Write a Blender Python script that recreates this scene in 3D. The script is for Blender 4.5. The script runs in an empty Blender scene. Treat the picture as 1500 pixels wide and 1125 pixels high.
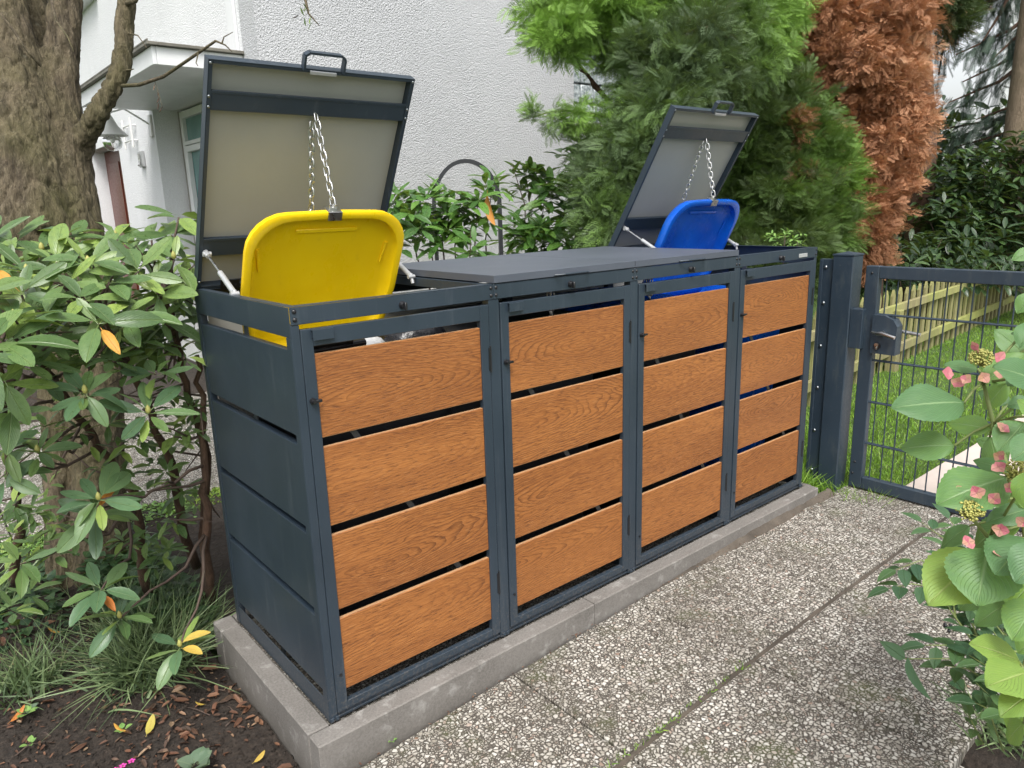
import bpy, math, random
import numpy as np
from mathutils import Vector, Matrix, noise
random.seed(7); np.random.seed(7)
PI = math.pi
scene = bpy.context.scene
# ---------------------------------------------------------------- camera, sky, sun, exposure
cam_data = bpy.data.cameras.new('camera'); cam = bpy.data.objects.new('camera', cam_data)
scene.collection.objects.link(cam); scene.camera = cam
cam.location = (-0.70634, -1.67499, 1.36673)
cam.rotation_euler = (math.radians(76.3707), math.radians(1.7097), math.radians(-40.1305))
cam_data.sensor_width = 36; cam_data.lens = 25.697; cam_data.clip_start = .02; cam_data.clip_end = 1500
SUN_EL, SUN_AZ = math.radians(58), math.radians(215)      # azimuth: clockwise from +Y, where the light comes from
world = bpy.data.worlds.new('World'); scene.world = world; world.use_nodes = True
wn = world.node_tree; bg = wn.nodes['Background']
sky = wn.nodes.new('ShaderNodeTexSky'); sky.sky_type = 'NISHITA'; sky.sun_disc = False
sky.sun_elevation = SUN_EL; sky.sun_rotation = SUN_AZ; sky.dust_density = 4.0; sky.air_density = 1.2; sky.ozone_density = 1.0
hs = wn.nodes.new('ShaderNodeHueSaturation'); hs.inputs['Saturation'].default_value = .22
wn.links.new(sky.outputs[0], hs.inputs['Color']); wn.links.new(hs.outputs[0], bg.inputs['Color'])
bg.inputs['Strength'].default_value = .13
sun_d = bpy.data.lights.new('sun', 'SUN'); sun_d.energy = 1.5; sun_d.angle = math.radians(24); sun_d.color = (1, .965, .91)
sun = bpy.data.objects.new('sun', sun_d); scene.collection.objects.link(sun)
sd = Vector((math.sin(SUN_AZ)*math.cos(SUN_EL), math.cos(SUN_AZ)*math.cos(SUN_EL), math.sin(SUN_EL)))
sun.rotation_euler = sd.to_track_quat('Z', 'Y').to_euler()
scene.view_settings.view_transform = 'Standard'; scene.view_settings.look = 'None'
scene.view_settings.gamma = 1; scene.view_settings.use_curve_mapping = False
scene.view_settings.exposure = 1.08
scene.cycles.max_bounces = 8; scene.cycles.diffuse_bounces = 4; scene.cycles.transmission_bounces = 6
scene.cycles.transparent_max_bounces = 8

# ---------------------------------------------------------------- helpers
COL = scene.collection
ORG = {}
def link(o): COL.objects.link(o); return o
def thing(name, label, cat, loc=(0,0,0), group=None):
    o = link(bpy.data.objects.new(name, None)); o.location = loc; o.empty_display_size = .1
    o['label'] = label; o['category'] = cat
    if group: o['group'] = group
    ORG[o.name] = Vector(loc)
    return o
def tag(o, label, cat, group=None):
    o['label'] = label; o['category'] = cat
    if group: o['group'] = group
    return o
def attach(o, parent):
    """geometry is authored in world coordinates: keep it there, whatever the parent's origin"""
    if parent is not None:
        o.parent = parent; o.location = -ORG[parent.name]
        ORG[o.name] = Vector((0,0,0))
    else:
        ORG[o.name] = Vector((0,0,0))
    return o
def struct(o): o['kind'] = 'structure'; return o
def stuff(o, label=None, cat=None):
    o['kind'] = 'stuff'
    if label: o['label'] = label; o['category'] = cat
    return o
class MB:
    def __init__(s): s.v = []; s.f = []
    def add(s, v, f, M=None):
        n = len(s.v)
        s.v += [tuple(M @ Vector(p)) for p in v] if M is not None else [tuple(p) for p in v]
        s.f += [tuple(n+i for i in q) for q in f]; return s
    def box(s, x0, x1, y0, y1, z0, z1, b=0.0, M=None):
        if b <= 0:
            v = [(x,y,z) for z in (z0,z1) for y in (y0,y1) for x in (x0,x1)]
            return s.add(v, [(0,2,3,1),(4,5,7,6),(0,1,5,4),(2,6,7,3),(0,4,6,2),(1,3,7,5)], M)
        X=(x0,x1); Y=(y0,y1); Z=(z0,z1); v=[]; idx={}
        for i in (0,1):
            for j in (0,1):
                for k in (0,1):
                    sx=1-2*i; sy=1-2*j; sz=1-2*k
                    for a in range(3):
                        p=[X[i],Y[j],Z[k]]
                        if a!=0: p[0]+=sx*b
                        if a!=1: p[1]+=sy*b
                        if a!=2: p[2]+=sz*b
                        idx[(i,j,k,a)]=len(v); v.append(tuple(p))
        f=[]
        for a in range(3):
            for sgn in (0,1):
                o=[q for q in range(3) if q!=a]; q=[]
                for (m,n) in ((0,0),(1,0),(1,1),(0,1)):
                    c=[0,0,0]; c[a]=sgn; c[o[0]]=m; c[o[1]]=n; q.append(idx[(*c,a)])
                if (sgn==0) != (a==1): q=q[::-1]
                f.append(tuple(q))
        for a in range(3):                # edge chamfers along axis a
            o=[q for q in range(3) if q!=a]
            for m in (0,1):
                for n in (0,1):
                    c0=[0,0,0]; c0[o[0]]=m; c0[o[1]]=n; c1=list(c0); c1[a]=1
                    q=[idx[(*c0,o[0])],idx[(*c0,o[1])],idx[(*c1,o[1])],idx[(*c1,o[0])]]
                    if ((m+n)%2==0) != (a==1): q=q[::-1]
                    f.append(tuple(q))
        for i in (0,1):
            for j in (0,1):
                for k in (0,1):
                    q=[idx[(i,j,k,a)] for a in range(3)]
                    if (i+j+k)%2==1: q=q[::-1]
                    f.append(tuple(q))
        return s.add(v,f,M)
    def tube(s, pts, r, n=8, cap=True, M=None):
        pts=[Vector(p) for p in pts]; rs=r if hasattr(r,'__len__') else [r]*len(pts)
        v=[]; f=[]; up=None
        for i,p in enumerate(pts):
            t=(pts[min(i+1,len(pts)-1)]-pts[max(i-1,0)])
            t=t.normalized() if t.length>1e-9 else Vector((0,0,1))
            if up is None: up = t.orthogonal().normalized()
            else:
                up=(up-t*up.dot(t)); up = up.normalized() if up.length>1e-6 else t.orthogonal().normalized()
            w=t.cross(up)
            for k in range(n):
                a=2*PI*k/n; v.append(tuple(p+(up*math.cos(a)+w*math.sin(a))*rs[i]))
        for i in range(len(pts)-1):
            for k in range(n):
                f.append((i*n+k,i*n+(k+1)%n,(i+1)*n+(k+1)%n,(i+1)*n+k))
        if cap: f.append(tuple(range(n))[::-1]); f.append(tuple((len(pts)-1)*n+k for k in range(n)))
        return s.add(v,f,M)
    def lathe(s, prof, n=24, M=None):
        v=[];f=[]
        for r,z in prof:
            for k in range(n): a=2*PI*k/n; v.append((r*math.cos(a),r*math.sin(a),z))
        for i in range(len(prof)-1):
            for k in range(n): f.append((i*n+k,i*n+(k+1)%n,(i+1)*n+(k+1)%n,(i+1)*n+k))
        return s.add(v,f,M)
    def prism(s, poly, d, M=None):
        """poly in local XY, extruded along +Z by d"""
        n=len(poly); v=[(x,y,0) for x,y in poly]+[(x,y,d) for x,y in poly]
        f=[tuple(range(n))[::-1],tuple(range(n,2*n))]+[(i,(i+1)%n,(i+1)%n+n,i+n) for i in range(n)]
        return s.add(v,f,M)
    def mesh(s, name, m=None, smooth=False, ang=None):
        me=bpy.data.meshes.new(name); me.from_pydata(s.v,[],s.f); me.update()
        if m: me.materials.append(m)
        if smooth:
            me.polygons.foreach_set('use_smooth',[True]*len(me.polygons))
            if ang: me.set_sharp_from_angle(angle=math.radians(ang))
        return me
    def build(s, name, m, parent=None, smooth=False, ang=None):
        o=link(bpy.data.objects.new(name, s.mesh(name,m,smooth,ang)))
        return attach(o,parent)
def inst(name, me, M, parent=None):
    """object sharing mesh me, placed with world matrix M"""
    o=link(bpy.data.objects.new(name, me))
    if parent is not None:
        o.parent=parent; M=Matrix.Translation(-ORG[parent.name])@M
    o.matrix_local=M; ORG[o.name]=M.translation.copy()
    return o
def np_mesh(name, V, F, m, tint=None, uv=None, smooth=False):
    """V (n,3); F list of (k,) index arrays with equal k"""
    me=bpy.data.meshes.new(name); V=np.asarray(V,np.float32); F=np.asarray(F,np.int32); k=F.shape[1]
    me.vertices.add(len(V)); me.vertices.foreach_set('co',V.ravel())
    me.loops.add(F.size); me.loops.foreach_set('vertex_index',F.ravel())
    me.polygons.add(len(F)); me.polygons.foreach_set('loop_start',np.arange(0,F.size,k,dtype=np.int32))
    if tint is not None:
        a=me.attributes.new('tint','FLOAT','POINT'); a.data.foreach_set('value',np.asarray(tint,np.float32))
    if uv is not None:
        l=me.uv_layers.new(name='UVMap'); l.data.foreach_set('uv',np.asarray(uv,np.float32)[F.ravel()].ravel())
    if smooth: me.polygons.foreach_set('use_smooth',np.ones(len(F),bool))
    me.materials.append(m); me.update(calc_edges=True); me.validate()
    return me
def rotz(a): return Matrix.Rotation(a,4,'Z')
def frame_mat(o, xax, yax, scale=1.0):
    """columns: local X, Y; Z = X x Y"""
    y=Vector(yax).normalized(); x=Vector(xax); x=(x-y*x.dot(y)); x=x.normalized() if x.length>1e-6 else y.orthogonal().normalized()
    z=x.cross(y); M=Matrix.Identity(4)
    for i in range(3): M[i][0]=x[i]*scale; M[i][1]=y[i]*scale; M[i][2]=z[i]*scale; M[i][3]=o[i]
    return M

# ---------------------------------------------------------------- materials
class NT:
    def __init__(s, name):
        s.m=bpy.data.materials.new(name); s.m.use_nodes=True; s.t=s.m.node_tree; s.b=s.t.nodes['Principled BSDF']
        s.out=s.t.nodes['Material Output']
    def n(s, typ, ins=None, **kw):
        nd=s.t.nodes.new('ShaderNode'+typ)
        for k,v in kw.items(): setattr(nd,k,v)
        for k,v in (ins or {}).items():
            sock=nd.inputs[k]
            if isinstance(v,bpy.types.NodeSocket): s.t.links.new(v,sock)
            else: sock.default_value=v
        return nd
    def ln(s,a,b): s.t.links.new(a,b)
    def co(s, kind='Object'): return s.n('TexCoord').outputs[kind]
    def map(s, v, sc=(1,1,1), loc=(0,0,0), rot=(0,0,0)): return s.n('Mapping',{'Vector':v,'Scale':sc,'Location':loc,'Rotation':rot}).outputs[0]
    def noise(s, v, sc, det=4, rough=.55, dist=0, out=0): return s.n('TexNoise',{'Vector':v,'Scale':sc,'Detail':det,'Roughness':rough,'Distortion':dist}).outputs[out]
    def vor(s, v, sc, feat='F1', out='Distance', rnd=1.0, dim='3D'): return s.n('TexVoronoi',{'Vector':v,'Scale':sc,'Randomness':rnd},feature=feat,voronoi_dimensions=dim).outputs[out]
    def math(s, op, a, b=0.0, c=0.0, clamp=False): return s.n('Math',{0:a,1:b,2:c},operation=op,use_clamp=clamp).outputs[0]
    def ramp(s, f, stops):
        r=s.n('ValToRGB',{'Fac':f}); e=r.color_ramp.elements
        while len(e)<len(stops): e.new(.5)
        for i,(p,c) in enumerate(stops): e[i].position=p; e[i].color=(*c,1) if len(c)==3 else c
        return r.outputs[0]
    def rng(s, f, a, b, c=0.0, d=1.0): return s.n('MapRange',{0:f,1:a,2:b,3:c,4:d}).outputs[0]
    def mix(s, f, a, b, blend='MIX'):
        nd=s.n('Mix',data_type='RGBA',blend_type=blend)
        for k,v in ((0,f),(6,a),(7,b)):
            if isinstance(v,bpy.types.NodeSocket): s.ln(v,nd.inputs[k])
            else: nd.inputs[k].default_value=(*v,1) if (k and len(v)==3) else v
        return nd.outputs[2]
    def bump(s, h, dist, strength=1.0, nrm=None):
        i={'Height':h,'Distance':dist,'Strength':strength}
        if nrm is not None: i['Normal']=nrm
        o=s.n('Bump',i).outputs[0]; s.ln(o,s.b.inputs['Normal']); return o
    def set(s, **kw):
        for k,v in kw.items():
            sock=s.b.inputs[k.replace('_',' ')]
            if isinstance(v,bpy.types.NodeSocket): s.ln(v,sock)
            elif isinstance(v,tuple) and len(v)==3 and sock.type=='RGBA': sock.default_value=(*v,1)
            else: sock.default_value=v
        return s
def plain(name, col, rough=.5, metal=0.0, var=.08, bump=0.0, bsc=60, spec=.5):
    t=NT(name); v=t.co(); n=t.noise(v,6,5); r=t.noise(v,45,3)
    c=t.mix(t.rng(n,.3,.7), tuple(x*(1-var) for x in col), tuple(min(1,x*(1+var)) for x in col))
    t.set(Base_Color=c, Metallic=metal, Roughness=t.rng(r,.3,.7,max(0,rough-.07),min(1,rough+.07)))
    t.b.inputs['Specular IOR Level'].default_value=spec
    if bump: t.bump(t.noise(v,bsc,4),bump)
    return t.m
M={}
# anthracite powder coat
t=NT('anthracite_coat'); v=t.co(); n=t.noise(v,3,5); d=t.noise(v,40,6,.7)
c=t.mix(t.rng(n,.3,.7),(.019,.030,.043),(.027,.041,.058)); c=t.mix(t.rng(d,.62,.8,0,.25),c,(.12,.13,.13))
gp_=t.n('NewGeometry').outputs['Position']; low=t.rng(t.n('SeparateXYZ',{0:gp_}).outputs[2],0,.22,1,0); sp1=t.rng(t.noise(gp_,120,5,.8),.5,.66); c=t.mix(t.math('MULTIPLY',t.math('MULTIPLY',low,sp1),.55),c,(.15,.13,.11))
wm_=t.rng(t.noise(t.map(gp_,(30,30,2.2)),1,5,.7),.56,.75,0,.28); c=t.mix(wm_,c,(.10,.115,.13))
t.set(Base_Color=c,Roughness=t.rng(n,.3,.7,.36,.48)); t.bump(t.noise(v,900,2),.00015); M['anth']=t.m
t=NT('gate_coat'); v=t.co(); n=t.noise(v,3,5); d=t.noise(v,70,6,.7); d2=t.noise(t.map(v,(3,3,.6)),9,4,.6)
c=t.mix(t.rng(n,.3,.7),(.017,.029,.044),(.027,.043,.062)); c=t.mix(t.rng(d,.60,.78,0,.45),c,(.16,.17,.16)); c=t.mix(t.rng(d2,.55,.8,0,.35),c,(.10,.11,.10))
t.set(Base_Color=c,Roughness=t.rng(d,.3,.7,.35,.6)); t.bump(t.noise(v,700,2),.0002); M['gate']=t.m
t=NT('lid_coat_skylit'); v=t.co(); n=t.noise(v,2.5,5); d=t.noise(v,260,3,.7)
c=t.mix(t.rng(n,.3,.7),(.068,.078,.100),(.080,.092,.117)); c=t.mix(t.rng(d,.55,.75,0,.4),c,(.10,.11,.12))  # paler, bluer than the anthracite: sky reflection on flat lids put into colour
t.set(Base_Color=c,Roughness=t.rng(n,.3,.7,.42,.52)); t.bump(d,.0003); M['lidtop_skylit']=t.m
t=NT('grey_primer'); v=t.co(); n=t.noise(v,2.2,5,.6); d=t.noise(v,120,4,.6)
c=t.mix(t.rng(n,.3,.7),(.29,.295,.275),(.335,.34,.32)); c=t.mix(t.rng(d,.5,.8,0,.15),c,(.30,.30,.27))
t.set(Base_Color=c,Roughness=t.rng(n,.3,.7,.38,.5)); t.bump(n,.004); M['primer']=t.m
M['black']=plain('black_plastic',(.012,.012,.014),.35)
M['dark']=plain('dark_bin_plastic',(.022,.024,.028),.45,bump=.0003,bsc=300)
M['steel']=plain('zinc_steel',(.58,.58,.57),.3,1.0,.12)
M['bolt']=plain('bolt_steel',(.30,.32,.34),.32,1.0,.2)
M['dirt']=plain('dry_dirt',(.078,.064,.050),.95,var=.45,bump=.008,bsc=70)
M['brace']=plain('brace_steel',(.045,.05,.055),.45,.2)
M['alu']=plain('grey_tube',(.42,.43,.44),.35,.35)
M['whitep']=plain('white_plastic',(.72,.72,.71),.35)
M['plate']=plain('name_plate',(.45,.46,.46),.4,.2)
# coloured bin lids: scuffs and stains
def binplastic(name,c0,c1,stain,rough):
    t=NT(name); v=t.co(); n=t.noise(v,5,5,.6); s=t.noise(t.map(v,(1,1,1),(3,1,0)),3.2,3,.5); st=t.noise(t.map(v,(3,2,2),rot=(.3,.2,.4)),6,5,.6)
    c=t.mix(t.rng(n,.3,.7),c0,c1); c=t.mix(t.rng(s,.60,.74,0,.55),c,stain); c=t.mix(t.rng(st,.62,.78,0,.25),c,stain)
    t.set(Base_Color=c,Roughness=t.rng(st,.3,.7,rough-.08,rough+.12)); t.bump(t.noise(v,350,3),.0003)
    t.b.inputs['Subsurface Weight'].default_value=.0
    return t.m
M['yellow']=binplastic('yellow_plastic',(.90,.58,.003),(.96,.67,.007),(.60,.37,.015),.30)
M['blue']=binplastic('blue_plastic',(.004,.075,.46),(.008,.125,.60),(.02,.06,.28),.22)
# oak-look boards
def wood_mat(name):
    t=NT(name); v=t.co(); r=t.n('ObjectInfo').outputs['Random']
    r2=t.math('FRACT',t.math('MULTIPLY',r,7.31)); r3=t.math('FRACT',t.math('MULTIPLY',r,13.7))
    off=t.n('CombineXYZ',{0:t.math('MULTIPLY',r,37.0),1:t.math('MULTIPLY',r2,11.0),2:t.math('MULTIPLY',r3,5.0)}).outputs[0]
    vo=t.n('VectorMath',{0:v,1:off},operation='ADD').outputs[0]
    w1=t.noise(t.map(vo,(3.2,1,9)),1,3,.5); w2=t.noise(t.map(vo,(14,1,40)),1,3,.55)
    sp=t.n('SeparateXYZ',{0:v})
    z=t.math('ADD',sp.outputs[2],t.math('MULTIPLY',t.math('SUBTRACT',r2,.5),.09))
    z=t.math('ADD',z,t.math('ADD',t.math('MULTIPLY',t.math('SUBTRACT',w1,.5),.085),t.math('MULTIPLY',t.math('SUBTRACT',w2,.5),.010)))
    x=t.math('ADD',t.math('MULTIPLY',sp.outputs[0],t.rng(r3,0,1,.10,.20)),t.rng(r,0,1,-.02,.05))
    x=t.math('ADD',x,t.math('MULTIPLY',t.math('SUBTRACT',w1,.5),.05))
    rad=t.math('SQRT',t.math('ADD',t.math('MULTIPLY',z,z),t.math('MULTIPLY',x,x)))
    ring=t.math('FRACT',t.math('MULTIPLY',rad,135.0))
    line=t.rng(t.math('POWER',ring,2.2),.25,1,0,1)
    zone=t.noise(t.map(vo,(2,1,7)),1,2,.5)                                  # where the figure is strong
    fibre=t.noise(t.map(vo,(16,1,420)),1,4,.65); pore=t.noise(t.map(vo,(38,1,330)),1,2,.5)
    tone=t.noise(t.map(vo,(1.4,1,10)),1,3,.5)
    c=t.mix(t.rng(tone,.3,.7),(.29,.108,.028),(.385,.152,.040))
    c=t.mix(t.rng(fibre,.36,.66,0,.62),c,(.17,.050,.010))
    c=t.mix(t.math('MULTIPLY',line,t.rng(zone,.36,.60,.30,1.0)),c,(.115,.036,.008))
    c=t.mix(t.rng(pore,.56,.68,0,.6),c,(.085,.026,.006))
    c=t.mix(t.rng(pore,.26,.40,.40,0),c,(.46,.22,.08))
    t.set(Base_Color=c,Roughness=t.rng(fibre,.3,.7,.42,.58))
    h=t.math('SUBTRACT',t.math('MULTIPLY',fibre,.6),t.math('ADD',t.math('MULTIPLY',line,.35),t.rng(pore,.6,.75,0,.5)))
    t.bump(h,.0007); return t.m
M['oak']=wood_mat('oak_board')
M['oak_edge']=plain('oak_edge',(.42,.25,.13),.5)
# kerb concrete
t=NT('kerb_concrete'); v=t.co(); n=t.noise(v,5,5); g=t.noise(v,150,4,.75); st=t.noise(t.map(v,(2,2,2)),9,6,.65)
c=t.mix(t.rng(n,.3,.7),(.105,.097,.088),(.17,.158,.145)); c=t.mix(t.rng(g,.42,.7,0,.55),c,(.27,.25,.23)); c=t.mix(t.rng(st,.56,.70,0,.55),c,(.36,.35,.33)); c=t.mix(t.rng(g,.58,.75,0,.55),c,(.07,.065,.06))
c=t.mix(t.rng(t.n('SeparateXYZ',{0:t.n('NewGeometry').outputs['Position']}).outputs[2],-.13,-.06,.6,0),c,(.085,.075,.062))  # darker towards the base: dirt line that also paints in a contact shadow
t.set(Base_Color=c,Roughness=.85); t.bump(g,.0018); M['kerb']=t.m
# exposed aggregate slabs
def aggregate(name, tone=1.0, sc=76):
    t=NT(name); g=t.n('NewGeometry').outputs['Position']; 
    wz=t.n('VectorMath',{0:g,1:(1,1,0.0)},operation='MULTIPLY').outputs[0]
    w=t.noise(wz,26,2,.5,out=1); wv=t.n('VectorMath',{0:wz,1:t.n('VectorMath',{0:w,3:.016},operation='SCALE').outputs[0]},operation='ADD').outputs[0]
    e=t.vor(wv,sc,'DISTANCE_TO_EDGE','Distance',.92,'2D'); cc=t.vor(wv,sc,'F1','Color',.92,'2D'); f1=t.vor(wv,sc,'F1','Distance',.92,'2D')
    e2=t.vor(wv,sc*1.9,'DISTANCE_TO_EDGE','Distance',1,'2D')
    csp=t.n('SeparateColor',{0:cc})
    size=t.rng(csp.outputs[2],0,1,.06,.22)
    eb=t.vor(wv,sc*1.75,'DISTANCE_TO_EDGE','Distance',1.0,'2D'); cb=t.n('SeparateColor',{0:t.vor(wv,sc*1.75,'F1','Color',1.0,'2D')}); f1b=t.vor(wv,sc*1.75,'F1','Distance',1.0,'2D')
    stone=t.n('MapRange',{0:t.math('SUBTRACT',e,size),1:0.0,2:.05},interpolation_type='SMOOTHSTEP').outputs[0]
    round_=t.math('SUBTRACT',1.0,t.n('MapRange',{0:f1,1:.38,2:.62},interpolation_type='SMOOTHSTEP').outputs[0])
    stone=t.math('MULTIPLY',stone,round_)
    has=t.rng(csp.outputs[1],.30,.34); stA=t.math('MULTIPLY',stone,has)
    stB=t.n('MapRange',{0:t.math('SUBTRACT',eb,t.rng(cb.outputs[2],0,1,.05,.2)),1:0.0,2:.06},interpolation_type='SMOOTHSTEP').outputs[0]
    stB=t.math('MULTIPLY',stB,t.math('SUBTRACT',1.0,t.n('MapRange',{0:f1b,1:.36,2:.56},interpolation_type='SMOOTHSTEP').outputs[0])); stB=t.math('MULTIPLY',stB,t.rng(cb.outputs[1],.12,.16))
    stB=t.math('MULTIPLY',stB,t.math('SUBTRACT',1.0,t.math('MULTIPLY',has,t.n('MapRange',{0:f1,1:.30,2:.52,3:1.0,4:0.0}).outputs[0]),clamp=True))
    col=t.ramp(csp.outputs[0],[(0,(.33*tone,.30*tone,.25*tone)),(.25,(.50*tone,.47*tone,.41*tone)),(.6,(.64*tone,.61*tone,.55*tone)),(.85,(.74*tone,.72*tone,.66*tone)),(1,(.36*tone,.25*tone,.19*tone))]); colB=t.ramp(cb.outputs[0],[(0,(.22*tone,.20*tone,.17*tone)),(.4,(.45*tone,.42*tone,.36*tone)),(.8,(.62*tone,.59*tone,.52*tone)),(1,(.30*tone,.22*tone,.17*tone))])
    col=t.mix(stB,col,colB); stone=t.math('MAXIMUM',stA,t.math('MULTIPLY',stB,.92))
    big=t.noise(wz,2.2,4,.6); dirt=t.noise(wz,9,5,.65); grain=t.noise(wz,300,3,.7)
    small=t.n('MapRange',{0:e2,1:.06,2:.14},interpolation_type='SMOOTHSTEP').outputs[0]
    mort=t.mix(t.rng(grain,.3,.7),(.020,.017,.013),(.050,.043,.034)); mort=t.mix(t.math('MULTIPLY',small,.22),mort,(.32,.29,.25))
    c=t.mix(stone,mort,col)
    c=t.mix(t.rng(big,.45,.70,0,.45),c,(.085,.072,.055)); c=t.mix(t.rng(dirt,.56,.75,0,.4),c,(.075,.07,.04))
    moss=t.math('MULTIPLY',t.rng(t.noise(wz,4.3,5,.7),.55,.7),t.rng(stone,0,1,.55,.10)); c=t.mix(moss,c,(.075,.095,.022))
    t.set(Base_Color=c,Roughness=t.rng(stone,0,1,.9,.55))
    h=t.math('ADD',t.math('MULTIPLY',t.math('POWER',stone,.5),1.0),t.math('ADD',t.math('MULTIPLY',grain,.12),t.math('MULTIPLY',small,.15)))
    t.bump(h,.0032); return t.m
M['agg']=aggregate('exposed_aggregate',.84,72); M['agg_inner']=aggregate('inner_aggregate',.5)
t=NT('garden_soil'); v=t.co(); n=t.noise(v,7,6,.65); g=t.noise(v,60,6,.7); e=t.vor(v,45,'F1','Distance')
c=t.mix(t.rng(n,.3,.7),(.020,.014,.010),(.050,.036,.026)); c=t.mix(t.rng(g,.5,.72,0,.65),c,(.105,.08,.062))
t.set(Base_Color=c,Roughness=.95); t.bump(t.math('ADD',g,t.math('MULTIPLY',e,-.6)),.028); M['soil']=t.m
t=NT('lawn_ground'); v=t.co(); n=t.noise(v,3,5); g=t.noise(v,90,5,.7)
c=t.mix(t.rng(n,.3,.7),(.06,.11,.02),(.09,.16,.03)); c=t.mix(t.rng(g,.45,.7,0,.6),c,(.03,.028,.015)); t.set(Base_Color=c,Roughness=.95); t.bump(g,.02); M['lawn']=t.m
t=NT('path_slab'); v=t.co(); n=t.noise(v,4,5); g=t.noise(v,150,4,.7)
c=t.mix(t.rng(n,.3,.7),(.44,.37,.33),(.56,.48,.43)); c=t.mix(t.rng(g,.6,.75,0,.5),c,(.25,.2,.17)); t.set(Base_Color=c,Roughness=.85); t.bump(g,.001); M['pathslab']=t.m
# roughcast render
def stucco(name,c0,c1,bd):
    t=NT(name); g=t.n('NewGeometry').outputs['Position']; b=t.vor(g,95,'SMOOTH_F1','Distance'); n=t.noise(g,.8,5,.6); st=t.noise(t.map(g,(1.5,1.5,.35)),1.2,6,.65)
    h=t.math('ADD',t.math('MULTIPLY',t.noise(g,75,4,.7),1.4),t.math('MULTIPLY',b,-.9))
    c=t.mix(t.rng(n,.3,.7),c0,c1); c=t.mix(t.rng(st,.55,.8,0,.30),c,tuple(x*.72 for x in c0)); c=t.mix(t.rng(h,.25,.8,.28,0),c,tuple(x*.62 for x in c0))
    z=t.n('SeparateXYZ',{0:g}).outputs[2]
    gr=t.math('MULTIPLY',t.rng(z,.2,1.9,.5,0),t.rng(st,.35,.65)); c=t.mix(gr,c,(.33,.33,.27))
    t.set(Base_Color=c,Roughness=.92); t.bump(h,bd); return t.m
M['stucco']=stucco('roughcast_dim_side',(.52,.53,.55),(.59,.60,.62),.0095)  # greyer than the side wall: its weaker light put into the colour
M['stucco_bright']=stucco('render_bright_side',(.76,.77,.79),(.82,.83,.85),.005)  # brighter copy of the render: side wall's stronger light put into the colour
M['jamb']=stucco('shaded_beige_render',(.46,.44,.41),(.52,.50,.47),.006)  # beige darker than the walls: shade of the entrance recess put into colour
M['wtrim']=plain('white_trim',(.72,.73,.74),.45,var=.05)
M['gutter']=plain('weathered_gutter',(.17,.16,.135),.6,.3,.3,.0008)
M['redframe']=plain('red_brown_paint',(.11,.026,.014),.35)
M['tile']=plain('roof_tile',(.18,.07,.045),.7,bump=.002)
t=NT('window_glass'); v=t.co(); n=t.noise(v,3,3)
t.set(Base_Color=t.mix(t.rng(n,.3,.7),(.10,.22,.22),(.16,.32,.32)),Roughness=.06); t.b.inputs['Specular IOR Level'].default_value=1.0; M['glass']=t.m
t=NT('glass_block'); v=t.co(); w=t.noise(v,30,2,.5)
t.set(Base_Color=t.mix(t.rng(w,.35,.65),(.20,.24,.25),(.55,.60,.62)),Roughness=.12); t.bump(w,.01); M['gblock']=t.m
t=NT('clear_glass'); t.set(Base_Color=(.95,.95,.95),Roughness=.02,Transmission_Weight=1.0); M['clear']=t.m
# bark
def bark(name,c0,c1,c2,moss=0,bd=.012,zs=.28):
    t=NT(name); v=t.co(); vv=t.map(v,(1,1,zs)); a=t.noise(vv,22,6,.72,.9); r=t.noise(vv,64,5,.75,.5); n=t.noise(v,2.5,5,.6); sp=t.noise(v,14,5,.6)
    c=t.mix(t.rng(a,.35,.65),c0,c1); c=t.mix(t.rng(r,.5,.7,0,.6),c,c2)
    c=t.mix(t.rng(n,.42,.66,0,moss),c,(.085,.085,.022)); c=t.mix(t.rng(sp,.66,.74,0,.35),c,(.26,.25,.19))
    r3=t.noise(t.map(v,(1,1,.4)),170,4,.75); c=t.mix(t.rng(r3,.5,.68,0,.4),c,c0); c=t.mix(t.rng(t.vor(t.map(v,(1,1,.33)),40,'DISTANCE_TO_EDGE'),.0,.05,.22,0),c,c0)
    h=t.math('ADD',t.math('ADD',a,t.math('MULTIPLY',t.rng(t.vor(t.map(v,(1,1,.33)),40,'DISTANCE_TO_EDGE'),.0,.12),.12)),t.math('ADD',t.math('MULTIPLY',r,.45),t.math('MULTIPLY',r3,.25))); t.set(Base_Color=c,Roughness=.92); t.bump(h,bd); return t.m
M['bark']=bark('tree_bark',(.028,.020,.011),(.165,.13,.082),(.26,.215,.145),.5,.016,.22)
M['bark2']=bark('reddish_bark',(.055,.03,.02),(.12,.065,.04),(.16,.10,.07),.1)
M['bark3']=bark('pale_bark',(.16,.12,.08),(.26,.20,.14),(.32,.26,.18),.3,.02)
M['twig']=plain('shrub_twig',(.085,.058,.045),.8,bump=.001,var=.3)
M['twiggreen']=plain('green_stem',(.16,.20,.06),.6,var=.2)
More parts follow.
